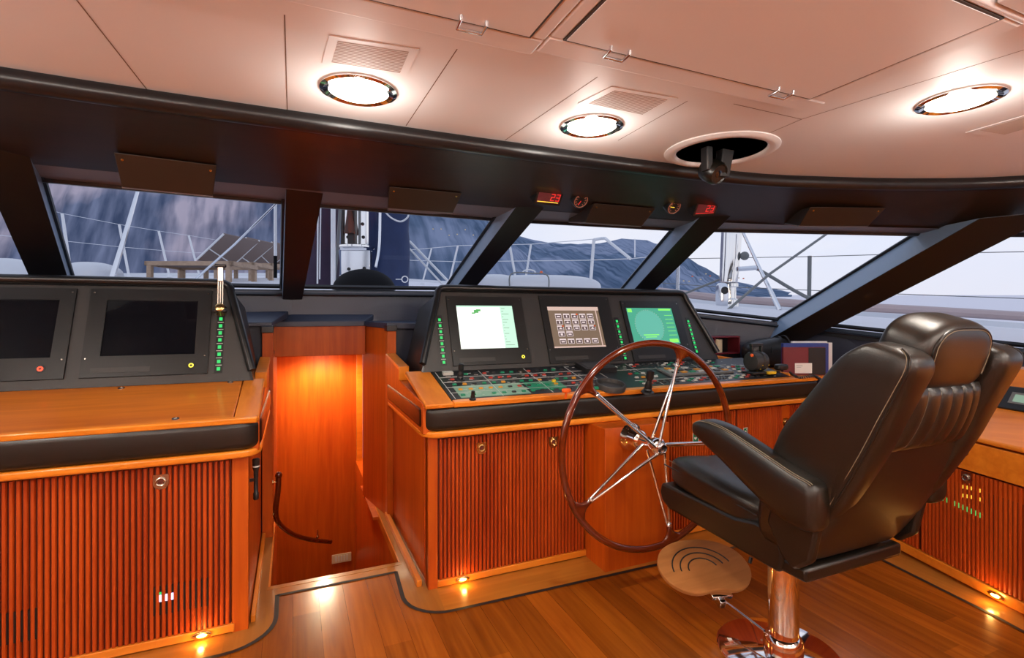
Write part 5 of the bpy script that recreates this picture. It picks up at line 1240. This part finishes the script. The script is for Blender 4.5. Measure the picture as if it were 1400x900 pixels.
# teak sunbeds with raised slings
def sunbed(u0, u1, vt, D, back, lb):
    p0 = P(u0, vt, D=D); p1 = P(u1, vt + 2, D=D); L = (p1 - p0); L.z = 0; wdt = L.length; d = L.normalized(); fw = V((-d.y, d.x, 0)); z1 = p0.z
    r_ = root('sun_lounger', lb, 'sun lounger', (p0.x, p0.y, dz(p0.x, p0.y)), 'teak sun loungers on the foredeck')
    f = Fr((p0.x, p0.y, 0), d, fw, (0, 0, 1)); dep = .75
    b = B(); b.box(0, wdt, 0, .05, z1 - .06, z1, 'deck_teak', f); b.box(0, wdt, dep - .05, dep, z1 - .06, z1, 'deck_teak', f); b.box(0, .05, 0, dep, z1 - .06, z1, 'deck_teak', f); b.box(wdt - .05, wdt, 0, dep, z1 - .06, z1, 'deck_teak', f); b.make('frame', r_, bevel=.004)
    for lx in (0.03, wdt - .09):
        for ly in (0, dep - .06):
            q_ = f.p(lx, ly, 0); b = B(); b.box(lx, lx + .06, ly, ly + .06, dz(q_.x, q_.y) - .02, z1 - .06, 'deck_teak', f); b.make('leg', r_, bevel=.003)
    b = B(); b.box(.05, wdt * .62, .05, dep - .05, z1 - .03, z1 - .015, 'brown_sling', f); b.make('seat_sling', r_)
    if back:
        (ua, va), (ub, vb) = back; A = P(ua, va, D=D * 1.0); T = P(ub, vb, D=D * 1.0)
        b = B(); b.add([A, T, T + d * .0 + fw * .62 + V((0, 0, -.02)) + (d * .18), A + fw * .62 + d * .18], [(0, 1, 2, 3)], 'brown_sling')
        b.prism([A, T, T + fw * .62 + d * .18 + V((0, 0, -.02)), A + fw * .62 + d * .18], 'brown_sling', (0, 0, .012)); b.make('backrest_sling', r_)
        for o2 in (V((0, 0, 0)), fw * .62 + d * .18): b = B(); b.tube([A + o2, T + o2], .014, 'white_paint', 8); b.make('backrest_bar', r_)
        b = B(); b.tube([lerp(A, T, .45), f.p(wdt * .85, .3, z1)], .008, 'white_paint', 6); b.make('strut', r_)
    return r_
sunbed(197, 317, 357, 7.0, ((268, 356), (306, 320)), 'teak-framed sun lounger nearest the far left window, with brown sling back')
sunbed(240, 347, 358.5, 8.2, ((300, 357), (337, 325)), 'second teak-framed sun lounger with raised brown back, behind the first')
sunbed(290, 372, 360, 9.6, ((338, 359), (372, 331)), 'third teak-framed sun lounger with raised brown back, beside the vertical pole')
sunbed(340, 400, 361, 11, ((366, 360), (398, 334)), 'farthest teak-framed sun lounger, cut off by the window post')
# inflated fenders / dinghy under white cover
pw_ = P(130, 372, D=6.8); b = B(); b.sbox(pw_ + V((0, 0, -.06)), (.27, .5, .18), 'gelcoat', e=2.8, n=12); b.thing('covered_dinghy', 'white covered dinghy tube on deck in the far left window', 'cover')
pw_ = P(12, 378, D=6.0); b = B(); b.sbox(pw_ + V((0, 0, -.05)), (.36, .4, .26), 'gelcoat', e=2.2, n=12); b.thing('radar_dome', 'round white dome at the left edge outside the window', 'dome')
# bulwark vent by the glass
pv = P(364, 391, Y=4.5); b = B(); b.lathe(V((pv.x, pv.y, dz(pv.x, pv.y) - .0)), (0, 0, 1), [(.10, 0), (.10, .012), (.08, .02), (0, .022)], 'frame_black', 28); b.thing('deck_fitting', 'flat black round deck fitting close outside the left window', 'deck fitting')
# mast foot area in the centre window
def cyl_px(u, v0, v1, D, rpx, m, name, lb, cat, wob=0, parent=None, seg=20):
    p0, p1 = P(u, v0, D=D), P(u, v1, D=D); r_ = rpx / 700 * D
    n = 10; b = B(); b.loft([[lerp(p0, p1, j / n) + V((r_ * (1 + wob * math.sin(j * 1.7 + k)) * math.cos(2 * PI * k / seg), r_ * (1 + wob * math.sin(j * 2.3 + k * 1.3)) * math.sin(2 * PI * k / seg), 0)) for k in range(seg)] for j in range(n + 1)], m)
    return b.make(name, parent) if parent else b.thing(name, lb, cat)
cyl_px(432, 200, 398, 6.4, 30, 'plum_canvas', 'sail_bag', 'dark plum and navy sail cloth hanging behind the second window post', 'sail cover', .05)
sb = root('sail_cover', 'tall navy blue canvas cover with white drawcord outside the centre window', 'sail cover', tuple(P(537, 396, D=6.0)))
cyl_px(537, 190, 400, 6.0, 22, 'navy_canvas', 'canvas', '', '', .06, sb, 28)
b = B(); b.tube(smooth([P(525, 288, D=5.6), P(535, 298, D=5.6), P(548, 303, D=5.6), P(558, 296, D=5.6), P(557, 285, D=5.6)], 5), .010, 'white_paint', 6); b.make('drawcord', sb)
cyl_px(511, 190, 396, 6.5, 10, 'navy_canvas', 'sail_bag', 'narrow dark canvas bundle just left of the navy cover', 'sail cover', .05)
cyl_px(455.5, 240, 396, 5.2, 3.2, 'white_paint', 'halyard_pole', 'white vertical pole outside the centre window', 'pole')
tubething('halyard', 'pair of white ropes hanging at the left of the centre window', 'rope', [P(435, 240, D=5.3), P(434, 388, D=5.3)], .008, group='white ropes in the centre window')
tubething('halyard', 'second white rope right beside the white pole, slightly slanted', 'rope', [P(439, 240, D=5.35), P(437, 382, D=5.35)], .007, group='white ropes in the centre window')
tubething('grey_hose', 'grey tube slanting down beside the white vertical pole', 'hose', [P(468, 240, D=5.3), P(463, 320, D=5.3), P(457, 388, D=5.3)], .016, 'grey_plastic')
tubething('halyard', 'thick pale rope hanging along the left side of the navy cover', 'rope', smooth([P(520, 240, D=5.5), P(519, 330, D=5.5), P(514, 365, D=5.4)], 5), .015, 'steel')
# chrome mast collar and winch block
mb = root('mast_base', 'polished steel mast base plates with round holes in the centre window', 'mast base', tuple(P(483, 385, D=5.8)))
f = Fr(P(466, 376, D=5.8), V((CS, -SN, 0)), (0, 0, 1)); sx = 5.8 / 700
b = B(); b.box(0, 40 * sx, 0, 34 * sx, -.1, .0, 'steel', f); b.make('lower_plate', mb, bevel=.008)
b = B(); b.box(0, 34 * sx, 40 * sx, 100 * sx, -.12, -.02, 'chrome', f); b.box(10 * sx, 20 * sx, 40 * sx, 100 * sx, -.02, .03, 'plastic_black', f); b.box(24 * sx, 26 * sx, 40 * sx, 100 * sx, -.02, .01, 'grey_plastic', f); b.box(0, 4 * sx, 40 * sx, 100 * sx, -.02, .012, 'plastic_black', f); b.make('upper_plate', mb, bevel=.006)
b = B(); b.lathe(f.p(18 * sx, 36 * sx, -.06), (0, 0, 1), [(.20, 0), (.21, .01), (.21, .03), (.19, .04)], 'chrome', 30); b.make('collar', mb)
for hx_, hy_ in ((11, 8), (32, 9), (9, 52), (30, 52), (29, 70), (12, 76)):
    b = B(); b.lathe(f.p(hx_ * sx, hy_ * sx, .002 if hy_ < 34 else -.018), f.ez, [(.020, 0), (.018, .008), (.010, .008), (.009, .002)], 'plastic_black', 16); b.make('bolt', mb)
b = B(); b.loft([[f.p((14 + 8 * (1 - t) * math.cos(a)) * sx, (56 + 44 * t) * sx, .05 + (4 + 5 * t) * sx * math.sin(a)) for a in [2 * PI * k / 12 for k in range(12)]] for t in (0, .2, .5, .8, 1)][::-1], 'canvas_brown'); b.make('red_rope_bundle', mb)
# black domed cover close to the glass
dp = P(503, 392, D=4.65); dm = root('domed_cover', 'low black domed cover with steel ring at the foot of the centre window', 'cover', tuple(dp))
b = B(); pr_ = [(.29 * math.cos(t), .20 * math.sin(t)) for t in [PI / 2 * k / 10 for k in range(11)]]; b.lathe(dp + V((0, .25, -.02)), (0, 0, 1), pr_, 'dome_black', 36); b.make('dome', dm, smooth=80)
rc = P(553.5, 382, D=4.55); b = B(); b.tube([rc + V((.027 * math.cos(a) * CS, -.027 * math.cos(a) * SN, .027 * math.sin(a))) for a in [2 * PI * k / 18 for k in range(18)]], .005, 'white_paint', 6, closed=True); b.tube([P(541, 382, D=4.55), P(549.5, 382, D=4.55)], .004, 'white_paint', 6); b.make('ring_pin', dm)
# starboard rail seen in the centre and next windows
T = []
for (u0, v0, u1, v1, D, lb, r_) in ((590, 340, 577, 386, 11, 'white stanchion just right of the navy cover', .018), (626, 336, 613, 388, 10, 'white stanchion left of the third window post', .020),
                            (696, 330, 708, 395, 8.0, 'white stanchion over the white tender, leaning right', .020), (726, 334, 716, 388, 9.0, 'white stanchion over the white tender, leaning left', .020),
                            (812, 327, 806, 398, 7.4, 'thick white stanchion carrying the pulpit bar', .024)):
    T.append(stanchion(u0, v0, u1, v1, D, lb, r_))
wire('lifeline', 'upper lifeline crossing the centre and third windows', [P(560, 342, D=12), P(626, 336, D=10), P(726, 334, D=9), P(790, 329, D=7.6), P(812, 327, D=7.4)], .006, 'white_paint')
wire('lifeline', 'lower lifeline crossing the centre and third windows', [P(560, 356, D=12), P(626, 358, D=10), P(712, 357, D=9), P(800, 356, D=7.4), P(862, 354, D=7.2), P(900, 350, D=7)], .006, 'white_paint')
tubething('boarding_ladder', 'slanting white double bar right of the navy cover', 'bar', [P(560, 330, D=7.2), P(612, 384, D=6.6)], .017, group='slanting white bars')
tubething('boarding_ladder', 'lower slanting white bar parallel to the first, right of the navy cover', 'bar', [P(558, 338, D=7.2), P(606, 390, D=6.6)], .013, group='slanting white bars')
tubething('pulpit_bar', 'bent white rail bar descending to the right in the third window', 'bar', smooth([P(812, 328, D=7.4), P(826, 326, D=7.4), P(832, 330, D=7.3), P(862, 354, D=7.0)], 4), .022)
tubething('antenna', 'thin white antenna at the right of the third window', 'antenna', [P(868, 352, D=30), P(868, 327, D=30)], .04)
# tender under white cover
td = root('tender', 'white covered tender with grab rail seen through the third window', 'tender', tuple(P(735, 395, D=7.2)))
tc_ = P(735, 392, D=7.4)
b = B(); ax_ = V((CS, -SN, 0)); f = Fr(tc_, ax_, (SN, CS, 0), (0, 0, 1)); b.sbox((0, .3, -.02), (.95, .5, .20), 'gelcoat', f, e=3, n=16); b.make('hull', td, smooth=80)
b = B(); b.sbox((-.62, .15, .02), (.30, .42, .16), 'gelcoat', f, e=3, n=10); b.make('console', td, smooth=80)
b = B(); b.tube(smooth([f.p(-.40, -.3, -.05), f.p(-.38, -.3, .16), f.p(-.1, -.3, .17), f.p(.12, -.3, .14), f.p(.14, -.3, -.05)], 5), .010, 'grey_plastic', 6); b.make('grab_rail', td)
b = B(); b.tube([f.p(-.13 + .09 * math.cos(a), -.15, .19 + .04 * math.sin(a)) for a in [PI * k / 10 for k in range(11)]], .010, 'white_paint', 6); b.make('steering_wheel', td)
b = B(); b.sphere(f.p(.05, -.05, .20), .022, 'orange'); b.make('red_cap', td)
# chrome forestay furler / mast in the fourth window
mf = root('chrome_mast', 'polished steel mast with furler drum outside the fourth window', 'mast', tuple(P(995, 425, D=6.6)))
b = B(); b.tube([P(1001, 300, D=6.6), P(998.5, 352, D=6.6), P(996, 386, D=6.6)], [.128, .122, .110], 'chrome', 28); b.make('mast_tube', mf)
b = B(); c_ = P(995, 387, D=6.6); b.lathe(c_, (0, 0, -1), [(.10, 0), (.125, .01), (.125, .05), (.10, .06), (.10, .20), (.13, .22), (.13, .36), (.15, .40)], 'chrome', 30); b.make('furler_drum', mf)
b = B(); q_ = P(987, 402, D=6.3); f = Fr(q_, V((CS, -SN, 0)), (0, 0, 1)); b.sbox((0, -.02, 0), (.062, .155, .08), 'steel', f, e=4, n=10); b.make('gear_case', mf, smooth=70)
b = B(); b.lathe(q_ + f.ez * .08 + V((0, 0, .04)), f.ez, [(.042, 0), (.046, .006), (.036, .012), (.034, .004)], 'plastic_black', 22); b.make('drive_port', mf)
b = B(); b.tube(smooth([P(1008, 368, D=6.5), P(1022, 367, D=6.5), P(1034, 366, D=6.5)], 3), .03, 'steel', 8); b.sphere(P(1018, 350, D=6.5), .055, 'grey_plastic'); b.make('halyard_block', mf)
tubething('diagonal_stay', 'dark steel stay rising to the right across the chrome mast', 'pole', [P(988, 430, D=5.4), P(1052, 375, D=5.6), P(1130, 320, D=6.0)], .015, 'grey_plastic')
tubething('diagonal_stay', 'pair-leg steel stay falling steeply right of the chrome mast', 'pole', [P(1016, 318, D=6.4), P(1040, 370, D=6.2), P(1066, 424, D=6.0)], [.018, .020, .030], 'steel')
tubething('diagonal_stay', 'long grey strut passing behind the fourth window post down to the right', 'pole', smooth([P(1012, 368, D=7.0), P(1030, 366, D=6.9), P(1050, 376, D=6.8), P(1100, 405, D=6.4), P(1195, 450, D=5.8)], 4), .022, 'grey_plastic')
tubething('diagonal_stay', 'short grey strut rising right towards the chrome mast', 'pole', [P(930, 404, D=7.5), P(985, 382, D=7.0)], .016, 'grey_plastic')
T1 = stanchion(927, 356, 926, 405, 7.6, 'steel stanchion left of the chrome mast', .026, 'steel rail posts on the right side', 'steel')
T2 = stanchion(1107, 350, 1106, 404, 6.6, 'dark steel stanchion right of the chrome mast', .024, 'steel rail posts on the right side', 'grey_plastic')
wire('lifeline', 'upper lifeline across the two right-hand windows', [P(890, 353, D=8), P(927, 354, D=7.6), P(1107, 351, D=6.6), P(1250, 347, D=6.0), P(1420, 344, D=5.6)], .005, 'grey_plastic')
wire('lifeline', 'lower lifeline across the two right-hand windows', [P(890, 386, D=8), P(960, 391, D=7.4), P(1107, 397, D=6.6), P(1250, 403, D=6.0), P(1420, 409, D=5.6)], .005, 'grey_plastic')
tubething('side_rail', 'pale rail running along the deck edge in the right-hand windows', 'rail', [P(900, 398, D=8.5), P(985, 408, D=8), P(1100, 416, D=7.4), P(1250, 424, D=6.8), P(1420, 434, D=6.4)], .06, 'pink_teak')
